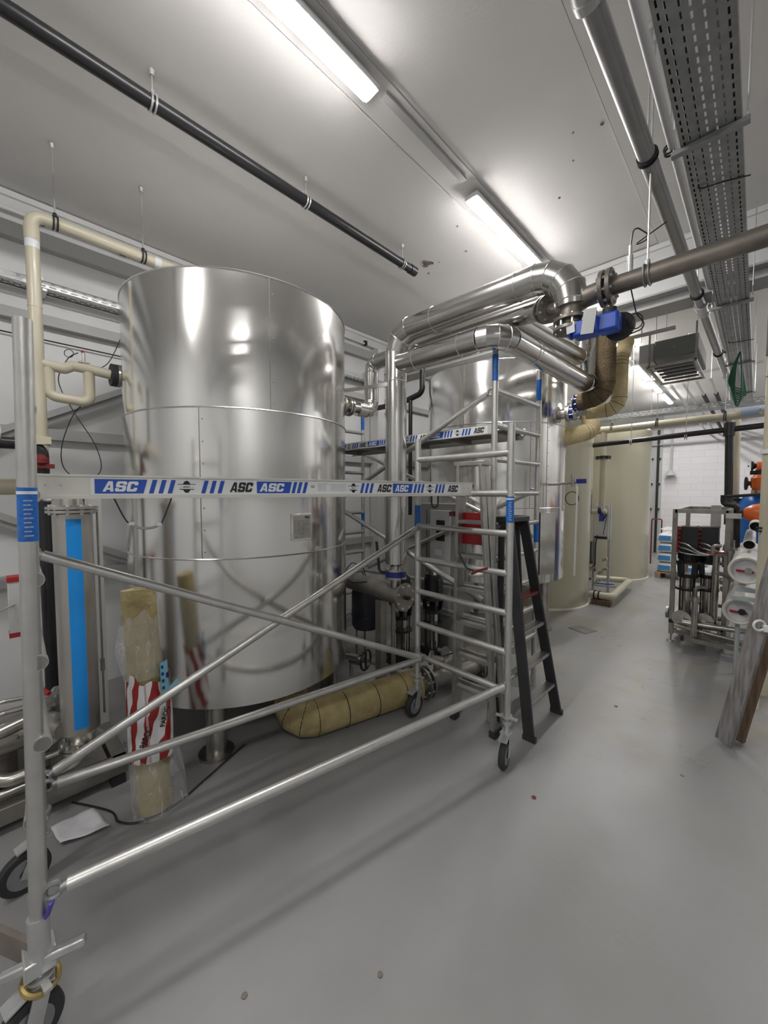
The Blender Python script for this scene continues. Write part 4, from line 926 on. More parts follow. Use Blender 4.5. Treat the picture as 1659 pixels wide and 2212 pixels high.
build('pipe_section', MB().cyl((-.255, 8.3, 1.75), (-.275, 8.3, 3.1), .055, seg=24), M_pp, t)
build('collar', MB().cyl((-.25, 8.3, 1.80), (-.25, 8.3, 1.84), .11, seg=24).cyl((-.25, 8.3, 1.87), (-.25, 8.3, 1.9), .11, seg=24), M_blackm, t)
build('valve_body', MB().cyl((-.25, 8.3, .0), (-.25, 8.3, 1.8), .05, seg=20), M_blackm, t)
tag(build('union_joint', MB().cyl((-.22, 8.0, 3.13), (-.02, 8.0, 3.14), .08, seg=24).cyl((.0, 8.0, 3.14), (.2, 8.0, 3.15), .07, seg=24), mat('blue grey wrap', (.35, .42, .55), .6)), 'blue and white wrapped joint at the right end of the crossing beige pipe', 'joint')
# far cable tray crossing
t = thing('cable_tray', 'bright perforated tray crossing above the beige pipe beyond the beam', 'cable tray', (-1, 8.8, 3.4))
tm = MB(); perforated(tm, (-3.4, 8.8, 3.40), (1, 0, 0), (0, 0, 1), 4.4, .09, [(.015, .03), (.055, .07)], .09, .05); perforated(tm, (-3.4, 8.8, 3.40), (1, 0, 0), (0, 1, 0), 4.4, .3, [(.05, .07), (.12, .14), (.2, .22)], .09, .05)
build('perforated_channel', tm, M_galvd, t)
for x in (-2.6, -1.5, -.4): build('hanger_rod', MB().cyl((x, 8.85, 3.4), (x, 8.85, CZ-.1), .006, seg=8), M_galvb, t)
# parallel small pipes to the far wall
for i, (x, m_, r_, l) in enumerate(((-1.15, M_galvb, .022, 'thin bright pipe, leftmost of the bundle running to the far wall'), (-.98, M_galvb, .022, 'thin bright pipe second in the bundle running to the far wall'),
    (-.80, M_black, .034, 'black lagged pipe, left one of the pair in the far ceiling bundle'), (-.62, M_black, .034, 'black lagged pipe, right one of the pair in the far ceiling bundle'), (-.45, M_galvb, .026, 'bright pipe, rightmost of the far ceiling bundle'))):
    t = thing('service_pipe', l, 'pipe', (x, 10, 3.75), 'far ceiling pipe bundle')
    build('pipe_section', MB().cyl((x, 8.4, 3.80), (x, 14.9, 3.74), r_*.6 if m_ is M_black else r_, seg=14), M_galvb, t)
    if m_ is M_black: build('lagging', MB().cyl((x, 9.6, 3.79), (x, 14.9, 3.74), r_, seg=14), M_blackm, t)
    build('hanger_rod', MB().cyl((x, 8.5, 3.80), (x, 8.5, CZ-.1), .006, seg=8), M_galvb, t)
for i, (y, x0, x1, z, l) in enumerate(((5.7, -1.25, .1, 4.11, 'nearer grey channel rail hung beyond the beam'), (9.5, -1.72, .0, 4.22, 'grey channel rail hung farther back under the air unit'), (6.4, -1.60, -.85, 4.11, 'short grey channel rail left of the air unit'))):
    t = thing('strut_rail', l, 'rail', (x0, y, z), 'hung channel rails'); build('channel', MB().bx((x0, y-.02, z-.02), (x1, y+.02, z+.02)), M_girt, t)
    for x in (x0+.1, (x0+x1)/2, x1-.1): build('hanger_rod', MB().cyl((x, y, z), (x, y, CZ-.001), .005, seg=8), M_galvb, t)
t = thing('drain_pipe', 'black pipe with an elbow high on the left wall behind the tall clad pipe', 'pipe', (-3.7, 4.4, 3.2))
build('pipe_section', MB().tube(fillet([(-3.50, 4.4, 3.80), (-3.50, 4.4, 3.36), (-3.9, 4.4, 3.28), (-4.6, 4.4, 3.28)], .1), .04, 16).cyl((-3.72, 4.4, 3.3), (-3.72, 4.4, 1.6), .03, seg=14), M_black, t)
# grey air unit
t = thing('air_unit', 'dark grey air handling unit hanging beyond the beam', 'air unit', (-.98, 7.0, 3.7))
build('front_panel', MB().bx((-1.10, 6.6, 3.80), (-.65, 6.64, 4.04)), M_ahu, t, .01)
build('casing', MB().bx((-1.12, 6.65, 3.80), (-.63, 7.7, 4.06)), M_cabd, t, .01)
build('side_box', MB().bx((-1.31, 6.7, 3.80), (-1.13, 7.3, 4.06)), M_duct, t, .005)
lv = MB()
for k in range(5): lv.bx((-1.12, 6.7+.2*k, 3.70), (-.70, 6.78+.2*k, 3.715))
build('louvre', lv, M_blackm, t)
build('frame', MB().bx((-1.2, 6.6, 3.69), (-.64, 6.63, 3.72)).bx((-1.2, 7.75, 3.69), (-.64, 7.78, 3.72)).bx((-1.2, 6.6, 3.69), (-1.17, 7.78, 3.72)).bx((-.67, 6.6, 3.69), (-.64, 7.78, 3.72)).bx((-1.18, 6.6, 3.7), (-1.16, 6.63, 4.2)).bx((-.66, 6.6, 3.7), (-.64, 6.63, 4.2)), M_ssd, t)
for x in (-1.29, -1.11, -.65): build('hanger_rod', MB().cyl((x, 6.7, 4.1), (x, 6.7, CZ-.001), .006, seg=8), M_galvb, t)
tx = MB(); put_text(tx, 'HP', (-.90, 6.598, 3.92), (1, 0, 0), (0, 0, 1), .03, .02); build('mark', tx, M_inkg, t)
tag(build('smoke_detector', MB().lathe([(.05, 0), (.055, .02), (.055, .05)], (-1.35, 6.2, CZ-.052), seg=20), M_white), 'round white detector on the ceiling by the air unit', 'detector')
# far wall: fixtures
t = thing('wall_socket_drop', 'grey conduit drop ending in a socket on the white block wall', 'socket', (-2.05, 14.95, 2.6))
build('conduit', MB().bx((-2.0, 14.93, 2.62), (-1.93, 14.998, 4.0)), M_girt, t); build('socket', MB().lathe([(.16, 0), (.12, .06), (.04, .16)], (-1.965, 14.86, 2.46), seg=20), M_cab, t)
for i, (x, r_, m_, l) in enumerate(((-2.72, .02, M_blackm, 'thin dark riser, leftmost on the far wall'), (-2.5, .03, M_cab, 'pale grey riser on the far wall'), (-2.3, .035, M_black, 'black riser at the edge of the white blocks'))):
    t = thing('riser_pipe', l, 'pipe', (x, 14.9, 0), 'far wall risers'); build('pipe_section', MB().cyl((x, 14.9, 0), (x, 14.9, 3.9), r_, seg=12), m_, t)
    cb = MB()
    for z in (1.4, 2.2, 3.0): cb.box((x+.02, 14.93, z), (.1, .08, .05))
    build('clip', cb, M_blackm, t)
struct('wall_panel', MB().bx((XL, 14.96, 0), (-2.2, 15, CZ-.1)), M_cab)
t = thing('wall_rail', 'dark thin pipe running level across the white block wall', 'pipe', (-1.4, 14.9, 3.65)); build('pipe_section', MB().cyl((-2.9, 14.9, 3.43), (.3, 14.9, 3.46), .03, seg=10), M_girt, t)
t = thing('roller_beam', 'grey beam with clips high on the far wall', 'beam', (-1.4, 14.8, 4.0)); build('channel', MB().bx((-3.2, 14.7, 4.0), (-.3, 14.9, 4.16)), M_cabd, t)

# ---------------------------------------------------------------- filter skid at the left
t = thing('filter_skid', 'steel filter skid with a tall housing marked by a sky blue stripe', 'filter skid', (-3.6, 0, 0))
fr = MB()
fr.bx((-3.06, -1.2, .06), (-2.98, .60, .16)).bx((-4.2, .52, .06), (-3.0, .60, .16)).bx((-4.2, -1.2, .06), (-4.12, .60, .16)).bx((-4.2, -.4, .06), (-3.0, -.34, .16))
build('base_frame', fr, M_ssd, t, .004)
build('frame_foot', MB().bx((-3.05, .50, 0), (-2.97, .58, .06)).bx((-3.05, -.4, 0), (-2.97, -.3, .06)), M_blackm, t)
build('drip_tray', MB().bx((-4.1, -1.1, .14), (-3.08, .5, .15)), M_ssd, t)
build('frame_post', MB().bx((-3.62, .50, .1), (-3.56, .60, 1.93)).bx((-3.63, .50, .1), (-3.55, .51, 1.93)), M_girt, t)
hx, hy = -3.0, .36
h = build('filter_housing', MB().cyl((hx, hy, .46), (hx, hy, 1.81), .098, seg=40), mat('satin stainless', (.50, .48, .45), .38, .85, noise=.06, nscale=3), t)
sm = MB(); a0 = math.radians(-9)
pts_ = []
for k in range(7):
    a = a0-.30+.75*k/6; pts_.append((hx+.0992*math.cos(a), hy+.0992*math.sin(a)))
vs = [V((x, y, z)) for z in (.50, 1.78) for x, y in pts_]; sm.add(vs, [(i, i+1, 8+i, 7+i) for i in range(6)])
s_ = build('blue_stripe', sm, M_blue2, h); s_['label'] = 'sky blue stripe'
flange(t, (hx, hy, 1.835), (0, 0, 1), .128, .016, .006, 10, M_ss)
build('housing_neck', MB().lathe([(.06, 1.86), (.055, 1.90), (.045, 2.0)], (hx, hy, 0), seg=24), M_ss, t)
flange(t, (hx, hy, .37), (0, 0, 1), .115, .014, .006, 10, M_ss)
build('housing_neck', MB().lathe([(.098, .46), (.07, .42), (.065, .38)], (hx, hy, 0), seg=28), M_ss, t)
build('side_rod', MB().cyl((hx-.02, hy+.125, .5), (hx-.02, hy+.125, 1.83), .006, seg=8).cyl((hx-.02, hy+.125, .78), (hx-.02, hy+.125, .86), .012, seg=8), M_ssd, t)
build('drain_pipe', MB().tube(fillet([(hx, hy, .36), (hx, hy, .24), (-3.0, .18, .24), (-3.02, -.2, .22)], .06), .022, 14), M_ss, t)
build('drain_elbow', MB().tube(fillet([(-3.05, .30, .33), (-3.05, .12, .33), (-3.05, .10, .24)], .04), .02, 12), M_ss, t)
build('sample_tap', MB().cyl((-2.98, .17, .24), (-2.90, .17, .21), .024, seg=14), M_black, t)
pp_ = MB().tube(fillet([(-3.3, .28, .62), (-3.1, .22, .60), (-3.0, -.05, .58)], .05), .035, 16); build('inlet_pipe', pp_, M_ss, t)
flange(t, (-3.12, .22, .60), (.9, .35, 0), .085, .014, .01, 8, M_galvb); flange(t, (-3.04, .20, .50), (.9, .35, 0), .10, .014, .01, 8, M_galvb)
build('inlet_pipe', MB().cyl((-3.3, .14, .50), (-2.98, .27, .50), .045), M_ss, t)
build('red_lever', MB().cyl((-3.12, .18, .73), (-3.04, .22, .72), .022, .012, seg=12), M_red, t)
build('inlet_pipe', MB().tube(fillet([(-3.5, -.25, .9), (-3.15, -.12, .36), (-3.0, .02, .30), (-3.0, .14, .30)], .08), .035, 16), M_ss, t)
build('inlet_pipe', MB().tube(fillet([(-3.05, -.20, 1.45), (-3.05, -.18, .45), (-3.15, .1, .42)], .06), .030, 16), M_ssd, t)
pv = MB()
for k in range(5): pv.tube(fillet([(-3.1-.06*k, -.2, .72-.09*k), (-3.06-.05*k, .02, .74-.09*k), (-3.1-.07*k, .2, .70-.08*k)], .04), .012, 10)
build('small_pipework', pv, M_ss, t)
build('pump_body', MB().cyl((-3.5, -.15, .3), (-3.5, .15, .3), .13, seg=24).cyl((-3.3, 0, .16), (-3.3, 0, .4), .09).box((-3.4, .1, .25), (.3, .25, .2)), M_ssd, t, .01)
cb = build('control_box', MB().box((-3.45, .13, 1.20), (.10, .12, .34)), M_cab, t, .005)
build('red_edge', MB().box((-3.45, .13, 1.38), (.11, .125, .03)).box((-3.45, .13, 1.02), (.11, .125, .03)), M_red, cb)
build('control_cable', MB().tube(spl([(-3.4, .10, 1.22), (-3.3, -.02, 1.2), (-3.2, -.3, 1.18)]), .005, 6), M_inkg, cb)
t = thing('drain_pipe', 'black vertical pipe with elbow and red handle behind the left scaffold upright', 'pipe', (-3.62, .28, 0))
build('pipe_section', MB().tube(fillet([(-3.62, .28, .1), (-3.62, .28, 2.27), (-3.62, -.1, 2.27), (-3.62, -.12, 2.9)], .08), .040, 20), M_black, t)
build('pipe_section', MB().cyl((-3.6, -1.0, 2.33), (-3.6, .08, 2.33), .05, seg=20), M_pp, t)
build('pipe_section', MB().tube(fillet([(-3.88, .0, 2.9), (-3.88, .05, 2.9), (-3.75, .02, 2.9), (-3.75, .02, 2.75)], .05), .045, 16), M_pp, t)
build('red_handle', MB().lathe([(.02, 0), (.045, .02), (.045, .05), (.02, .08)], (-3.57, .27, 2.12), seg=16).beam((-3.56, .15, 2.12), (-3.56, .34, 2.12), .03, .03), M_redd, t)
build('coupling', MB().cyl((-3.62, .28, 2.27), (-3.62, .28, 2.33), .05).box((-3.60, .30, 2.30), (.06, .06, .05)), M_pp, t)
tag(build('wall_pipe', MB().cyl((-3.9, -1.5, 1.98), (-3.9, .18, 1.98), .06, seg=20), M_pp), 'beige pipe behind the left end of the near platform', 'pipe')

# roll of pipe insulation in a plastic sleeve
t = thing('insulation_roll', 'roll of yellow pipe insulation in torn clear film with red white stripes', 'insulation roll', (-2.60, .66, 0))
b0, b1 = V((-2.60, .655, .005)), V((-2.77, .64, 1.335)); ax = (b1-b0).normalized()
build('wool_core', MB().pipe(b0, b1, .094, .03, 36), M_wool, t)
n0 = V((.974, -.225, 0)); n0 = (n0-ax*n0.dot(ax)).normalized(); t0 = ax.cross(n0)          # t0 points to the right as seen
def sleeve(f0, f1, r0, amp, seed, mtl, name, nz=40, seg=64, skew=0., bulge=None):
    rnd = random.Random(seed); ph = [rnd.uniform(0, 6.28) for _ in range(8)]; mb = MB(); mb.uv = []; vs = []
    for j in range(nz+1):
        f = j/nz
        for i in range(seg):
            a = 2*PI*i/seg; ff0 = f0+skew*math.sin(a+.5); ff1 = f1+(.02*math.sin(3*a+ph[0])+.015*math.sin(7*a)); g = ff0+(ff1-ff0)*f
            r = r0+amp*(.5*math.sin(3*a+ph[1]+5*g)+.3*math.sin(5*a+ph[2]-9*g)+.35*math.sin(8*a+ph[3]+7*g)*math.sin(9*g+ph[4])+.2*math.sin(13*a+ph[5]+20*g))
            if bulge: r += bulge(a, g)
            vs.append(b0+ax*(g*1.33)+(n0*math.cos(a)+t0*math.sin(a))*max(r, .098)); mb.uv.append((i/seg, g*1.33))
    fs = [(j*seg+i, j*seg+(i+1) % seg, (j+1)*seg+(i+1) % seg, (j+1)*seg+i) for j in range(nz) for i in range(seg)]
    mb.add(vs, fs); return build(name, mb, mtl, t, sharp=80)
sleeve(.60, .885, .106, .009, 3, M_film, 'clear_film', bulge=lambda a, g: (.035 if math.sin(a) < 0 else 0)*abs(math.sin(a))*max(0, 1-abs(g-.74)/.14))
rs = sleeve(.235, .60, .118, .012, 5, M_stripe, 'striped_film', bulge=lambda a, g: .012*math.sin(a)-.010*max(0, (g-.5)*8)*.3)
sleeve(.0, .24, .125, .016, 9, M_film, 'clear_film', bulge=lambda a, g: .05*(.5+.5*math.sin(a-.2))*max(0, 1-g*3))
tx = MB(); up_ = (ax*.93+t0*.36).normalized(); lf = (-(t0*.93)+ax*.36).normalized()
for (du, dz, w_) in ((-.020, .42, .115), (.074, .50, .11)):
    nn = (n0*math.cos(du/.12)+t0*math.sin(du/.12)); tt = (t0*math.cos(du/.12)-n0*math.sin(du/.12)); e1 = (ax*.93+tt*.36).normalized(); e2 = (-(tt*.93)+ax*.36).normalized()
    put_text(tx, 'PAROC', b0+ax*dz+nn*.140, e1, e2, w_, .036, .03)
nn = (n0*math.cos(-1.05)+t0*math.sin(-1.05)); tt = (t0*math.cos(-1.05)-n0*math.sin(-1.05)); put_text(tx, 'OC', b0+ax*.43+nn*.140, (ax*.93+tt*.36).normalized(), (-(tt*.93)+ax*.36).normalized(), .04, .03, .01)
build('lettering', tx, M_ink, rs)
dt = MB(); c = b0+ax*.385+(n0*math.cos(-.33)+t0*math.sin(-.33))*.137; dt.cyl(c, c+n0*.003, .018, seg=8); build('red_mark', dt, mat('pink red mark', (.5, .03, .07), .5), rs)
mb = MB(); vs = []
for j in range(2):
    for k in range(7):
        a = .62+.5*k/6; vs.append(b0+ax*(.66+.22*j)+(n0*math.cos(a)+t0*math.sin(a))*.136)
mb.add(vs, [(k, k+1, 8+k, 7+k) for k in range(6)]); mb.beam(b0+ax*.68+(n0*.45+t0*.89)*.138, b0+ax*.72+(n0*.2+t0*.98)*.185, .05, .003, up=n0)
lb = build('blue_label', mb, M_paleblue, t); lb['label'] = 'pale blue printed label'
mb = MB()
for k in range(5):
    c = b0+ax*(.685+.042*k)+(n0*math.cos(.72)+t0*math.sin(.72))*.1375; mb.box(c, (.012, .012, .016))
mb.box(b0+ax*.79+(n0*math.cos(1.0)+t0*math.sin(1.0))*.1375, (.014, .014, .03)); build('print_blocks', mb, M_navy, lb)

# paper and cable on the floor
pm = MB(); nx, ny = 12, 12; c00, c01, c11, c10 = V((-2.864, .181, 0)), V((-2.85, .385, 0)), V((-2.60, .423, 0)), V((-2.662, .208, 0))
for i in range(nx+1):
    for j in range(ny+1):
        a, b = i/nx, j/ny; q = c00.lerp(c10, a).lerp(c01.lerp(c11, a), b); q.z = .008+.012*abs(math.sin(5*a+3*b))*abs(math.sin(4*b+1))+.012*a*a; pm.v.append(q)
for i in range(nx):
    for j in range(ny): k = i*(ny+1)+j; pm.f.append((k, k+1, k+ny+2, k+ny+1))
o = build('paper_sheet', pm, M_paper); sd = o.modifiers.new('s', 'SOLIDIFY'); sd.thickness = .0008
tag(o, 'crumpled white paper lying on the floor by the scaffold wheel', 'paper')
tag(build('floor_cable', MB().tube(spl([(-3.0, .30, .008), (-2.75, .45, .008), (-2.62, .47, .008), (-2.53, .56, .008), (-2.52, .75, .008), (-2.60, .95, .008), (-2.75, 1.3, .008)]), .006, 6), M_black), 'thin black cable curving on the floor round the insulation roll', 'cable')
for i, (x, y, l) in enumerate(((-1.02, 1.03, 'tiny brown chip on the open floor in the foreground'), (-.95, 2.35, 'dark oval scuff chip on the floor right of the scaffold wheel'), (-.30, 3.25, 'brown chip on the floor near the plank feet'), (-.85, 3.9, 'small dark chip in the middle of the aisle'), (-1.35, .62, 'tiny rust chip on the floor below the lower brace'))):
    tag(build('floor_chip', MB().cyl((x, y, 0), (x, y, .004), .012+.003*(i % 2), seg=7), M_redd if i % 2 else M_steel), l, 'debris')
# floor drain
t = thing('floor_drain', 'square rusty floor drain grate in the aisle', 'drain', (-1.705, 5.79, 0)); rz = Matrix.Rotation(math.radians(-20), 3, 'Z')
build('drain_frame', MB().box((-1.705, 5.79, .003), (.27, .25, .006), rz), M_steel, t)
mb = MB()
for k in range(6):
    for j in range(3): mb.box(V((-1.705, 5.79, .007))+rz @ V(((k-2.5)*.038, (j-1)*.07, 0)), (.022, .055, .003), rz)
build('grate_bars', mb, M_galv, t)

# ---------------------------------------------------------------- planks leaning at the right
tag(build('timber_plank', MB().beam((-.115, 3.88, .02), (.265, 3.90, 2.3), .115, .032, up=(-.6, -1, .2)), M_woodg, bevel=.003), 'weathered grey plank leaning at the right edge', 'plank')
tag(build('timber_plank', MB().beam((-.045, 3.99, .02), (.335, 4.01, 2.3), .09, .04, up=(-.4, -1, .2)), M_woodb, bevel=.003), 'brown plank leaning behind the grey plank', 'plank')
t = thing('hose_ring', 'small white plastic ring on the plank at the right edge', 'ring', (.045, 3.80, .99)); build('screw', MB().cyl((.06, 3.80, .99), (.07, 3.87, .99), .006, seg=8), M_galvb, t); build('ring', MB().torus((.045, 3.80, .99), (.7, -1, 0), .036, .008, 24, 8), M_sw, t); build('clip', MB().box((.08, 3.8, .975), (.03, .02, .05)), M_sw, t, .005)
tag(build('pipe_offcut', MB().pipe((.03, 4.75, 0), (.03, 4.75, .28), .05, .044, 24), M_pvc), 'short white pipe offcut standing behind the planks', 'pipe')

# ---------------------------------------------------------------- reverse osmosis skid
t = thing('pump_skid', 'stainless skid frame with pumps and pipework on the right of the aisle', 'skid', (-.45, 6.8, 0))
FX = (-.745, -.235); FY = (6.15, 7.45)
for x, y in ((FX[0], FY[0]), (FX[1], FY[0]), (FX[0]-.0, FY[1]), (FX[1], FY[1])):
    p_ = build('frame_post', MB().box((x, y, .91), (.05, .05, 1.62)), M_ssd, t, .003)
    build('levelling_foot', MB().cyl((x, y, .02), (x, y, .11), .009, seg=8).cyl((x, y, 0), (x, y, .018), .045, .03, seg=18), M_galvd, p_)
rl = MB()
for z in (1.70, .27):
    for y in FY: rl.bx((FX[0], y-.025, z-.025), (FX[1], y+.025, z+.025))
    for x in FX: rl.bx((x-.025, FY[0], z-.025), (x+.025, FY[1], z+.025))
build('frame_rail', rl, M_ssd, t)
bs = MB().bx((FX[0], FY[0]-.02, .12), (.02, FY[0]+.03, .17)).bx((FX[0], 6.7, .12), (.02, 6.75, .17)).bx((-.3, 6.15, .12), (-.25, 7.4, .17)).bx((-.5, 5.9, .12), (-.45, 7.4, .17)).bx((-.60, 5.88, .12), (.02, 5.93, .17))
build('base_rail', bs, M_ssd, t)
build('black_end_cap', MB().box((FX[0], FY[0]-.0, .27), (.053, .053, .05)).box((-.60, 5.9, .145), (.03, .055, .055)), M_blackm, t)
mfl = MB().cyl((-.62, 6.05, .30), (.02, 6.05, .33), .032, seg=16); build('manifold', mfl, M_ss, t)
build('manifold', MB().cyl((-.70, 6.08, .235), (-.45, 6.02, .235), .026, seg=14).cyl((-.45, 6.02, .235), (.0, 6.02, .20), .022, seg=14), M_ss, t)
rv_ = MB().cyl((-.50, 6.0, .16), (-.50, 6.0, .62), .032, seg=16).cyl((-.50, 6.0, .60), (-.50, 6.0, .66), .05, seg=18); build('riser', rv_, M_ss, t)
build('riser', MB().tube(fillet([(-.33, 6.2, .35), (-.33, 6.2, 1.20), (-.22, 6.15, 1.20)], .06), .034, 16).cyl((-.33, 6.2, .95), (-.02, 5.9, .95), .026, seg=14), M_ss, t)
build('clamp_coupling', MB().cyl((-.20, 6.075, .95), (-.165, 6.04, .95), .045, seg=18).cyl((-.33, 6.2, 1.18), (-.33, 6.2, 1.22), .045, seg=18), M_ssd, t)
for x, z in ((-.64, .33), (-.42, .34)): build('blind_flange', MB().cyl((x, 6.11, z), (x, 6.13, z), .10, seg=28).cyl((x, 6.08, z), (x, 6.11, z), .03, seg=14), M_ss, t)
build('elbow_hose', MB().tube(fillet([(-.28, 6.05, 1.30), (-.36, 6.05, 1.30), (-.36, 6.05, 1.2)], .04), .02, 12).tube(fillet([(-.21, 6.08, 1.25), (-.20, 6.08, 1.0), (-.10, 6.0, .98)], .06), .024, 12), M_ssd, t)
build('short_pipe', MB().tube(fillet([(-.40, 6.05, .78), (-.50, 6.0, .78), (-.50, 6.0, .62)], .04), .02, 12), M_ssd, t)
vm = MB()
for k in range(14):
    x, y, z = random.uniform(-.3, -.05), random.uniform(6.2, 7.0), random.uniform(.3, 1.3); d = random.choice([V((.2, 0, 0)), V((0, .3, 0)), V((0, 0, .25))]); vm.cyl((x, y, z), V((x, y, z))+d, random.choice([.012, .02, .028]), seg=12); vm.cyl(V((x, y, z))+d*.5, V((x, y, z))+d*.6, .04, seg=14)
build('valve_cluster', vm, M_ss, t)
build('red_lever', MB().beam((-.42, 6.1, 1.20), (-.25, 6.1, 1.21), .04, .02), M_red, t)
build('dark_pipe', MB().tube(fillet([(-.32, 6.9, 1.9), (-.32, 6.9, 1.78), (-.18, 6.8, 1.76), (-.17, 6.8, 1.2)], .05), .035, 14).cyl((-.30, 6.9, 1.88), (.15, 6.9, 1.92), .02, seg=12), M_blackm, t)
build('junction_box', MB().box((-.19, 6.1, 1.66), (.14, .05, .06)), M_ss, t)
build('white_cabinet', MB().box((-.42, 7.40, 1.58), (.11, .12, .34)), M_cab, t, .004)
pA = pump((-.63, 6.50, .20), 'large black and steel vertical pump in the right skid, left one', 1.15, 1.15, group='vertical pumps in the right skid')
pB = pump((-.43, 6.62, .20), 'large black and steel vertical pump in the right skid, right one', 1.15, 1.05, group='vertical pumps in the right skid')
for p_, (x, y) in ((pA, (-.63, 6.50)), (pB, (-.43, 6.62))):
    d_ = build('drive_box', MB().box((x, y-.02, 1.32), (.22 if p_ is pA else .19, .26, .34)), M_black, p_, .012)
    e = MB().box((x-.11, y-.10, 1.32), (.035, .20, .34))
    for k in range(6): e.box((x-.098, y-.19, 1.18+.055*k), (.05, .05, .03))
    build('red_side', e, M_red, d_)
    for k in range(3): build('drive_cable', MB().tube(spl([(x-.08, y-.20, 1.28-.06*k), (x, y-.26, 1.27-.06*k), (x+.12, y-.24, 1.18-.02*k), (x+.22, y-.2, 1.14)]), .009, 8), M_galvb, d_)
# membrane vessels
for i, (x, y, z, r_, l) in enumerate(((-.055, 5.4, 1.135, .13, 'upper large white membrane tube with a red barred end beside the skid'), (-.09, 5.4, .70, .125, 'lower large white membrane tube with a red barred end beside the skid'),
    (.0, 5.9, 1.56, .055, 'small white open tube, topmost of the right hand tubes'), (-.045, 5.9, 1.35, .055, 'small white open tube just below the topmost tube'))):
    t = thing('membrane_tube', l, 'tube', (x, y, z-r_), 'white membrane tubes')
    build('shell', MB().pipe((x, y, z), (x, y+1.9, z), r_, r_*.86, 40), M_pvc, t)
    if i < 2:
        build('end_cap', MB().cyl((x, y+.035, z), (x, y+.06, z), r_*.86, seg=32), M_paper, t)
        build('end_ring', MB().torus((x, y, z), (0, 1, 0), r_, .012, 40, 8), M_pvc, t)
        build('red_bar', MB().beam((x-.075, y+.02, z-.01), (x+.06, y+.02, z-.015), .02, .02), M_red, t)
        build('centre_port', MB().cyl((x+.02, y, z-.005), (x+.02, y+.05, z-.005), .03, seg=16), M_black if i else M_ss, t)
    else: build('end_cap', MB().cyl((x, y+.06, z), (x, y+.07, z), r_*.86, seg=24), M_dark, t)
t = thing('tube_bracket', 'pale blue grey brackets carrying the lower membrane tube', 'bracket', (-.05, 5.5, 0))
build('shelf', MB().bx((-.13, 5.45, .90), (.12, 5.50, .94)), mat('pale blue steel', (.42, .47, .49), .5), t); build('shelf', MB().bx((-.16, 5.30, .835), (.10, 5.35, .875)), MATS['pale blue steel'], t); build('upright_bar', MB().bx((.09, 5.3, 0), (.13, 5.5, 1.8)), MATS['pale blue steel'], t)
build('pipe_section', MB().cyl((-.1, 5.5, .0), (-.1, 5.5, .6), .02, seg=12), MATS['pale blue steel'], t)
# blue vessel and orange fittings
t = thing('softener_vessel', 'blue pressure vessel with orange valve head behind the right skid', 'vessel', (.05, 8.0, 0))
build('shell', MB().lathe([(.26, .1), (.28, .3), (.28, 1.65), (.26, 1.78), (.20, 1.88), (.08, 1.94)], (.05, 8.25, 0), seg=40), M_bluet, t)
build('neck', MB().cyl((.05, 8.0, 1.90), (.05, 8.0, 1.97), .12, seg=24), M_ss, t)
h_ = build('valve_head', MB().lathe([(.09, 1.97), (.12, 2.02), (.12, 2.15), (.08, 2.2)], (.04, 8.0, 0), seg=24).cyl((.04, 8.0, 2.05), (-.06, 8.0, 2.05), .08, seg=20), M_orange, t)
build('handwheel', MB().lathe([(.03, 0), (.035, .05), (.08, .055), (.10, .07), (.10, .09), (.06, .10)], (-.05, 8.0, 2.07), (-1, 0, 0), 24), M_black, h_)
h_ = build('upper_valve', MB().cyl((.04, 8.0, 2.32), (-.02, 8.0, 2.32), .07, seg=20), M_orange, t)
build('handwheel', MB().lathe([(.03, 0), (.05, .03), (.07, .04), (.07, .06)], (-.02, 8.0, 2.33), (-1, 0, 0), 24).cyl((-.10, 8.0, 2.33), (-.12, 8.0, 2.33), .01), M_black, h_)
build('fitting', MB().cyl((.02, 8.0, 2.2), (.02, 8.0, 2.28), .05).cyl((.02, 8.0, 2.23), (-.09, 8.0, 2.23), .03), M_blackm, t)
t = thing('orange_float', 'orange bullet shaped plastic body pointing left beside the riser', 'float', (.05, 6.6, 1.68))
build('body', MB().lathe([(.015, 0), (.07, .03), (.11, .10), (.125, .18), (.125, .5)], (-.13, 6.5, 1.68), (1, 0, 0), 28), M_orange, t)
build('dark_tip', MB().cyl((-.15, 6.5, 1.68), (-.115, 6.5, 1.68), .045, seg=16), M_blackm, t)

# ---------------------------------------------------------------- dosing panel skid behind the khaki tank
t = thing('dosing_station', 'white panel board with pump and beige floor pipe loop by the khaki tank', 'panel', (-2.0, 8.3, 0))
build('board', MB().bx((-2.28, 8.28, 1.02), (-2.02, 8.31, 1.70)), M_sw, t, .004)
for x in (-2.28, -2.02): build('post', MB().bx((x-.02, 8.31, 0), (x+.02, 8.36, 1.72)), M_galvb, t)
build('controller', MB().bx((-2.18, 8.22, 1.38), (-2.10, 8.28, 1.62)), M_purple, t, .004)
build('cable', MB().tube(spl([(-2.12, 8.24, 1.6), (-2.06, 8.22, 1.5), (-2.10, 8.22, 1.42), (-2.04, 8.22, 1.55), (-2.10, 8.22, 1.12)]), .006, 6).tube(spl([(-2.2, 8.22, 1.1), (-2.22, 8.2, .9), (-2.22, 8.2, .4)]), .012, 6), M_black, t)
build('terminal_strip', MB().bx((-2.26, 8.24, 1.04), (-2.04, 8.28, 1.08)), M_blackm, t)
build('pump_body', MB().cyl((-2.32, 8.0, .62), (-2.32, 8.0, 1.0), .10, seg=20).cyl((-2.32, 8.0, .15), (-2.32, 8.0, .62), .06, seg=20).cyl((-2.32, 8.0, .58), (-2.32, 8.0, .62), .12), M_black, t)
build('valve', MB().cyl((-2.13, 8.0, 1.60), (-2.08, 8.0, 1.60), .07).cyl((-2.08, 8.0, 1.53), (-2.08, 8.0, 1.75), .045), M_navy, t)
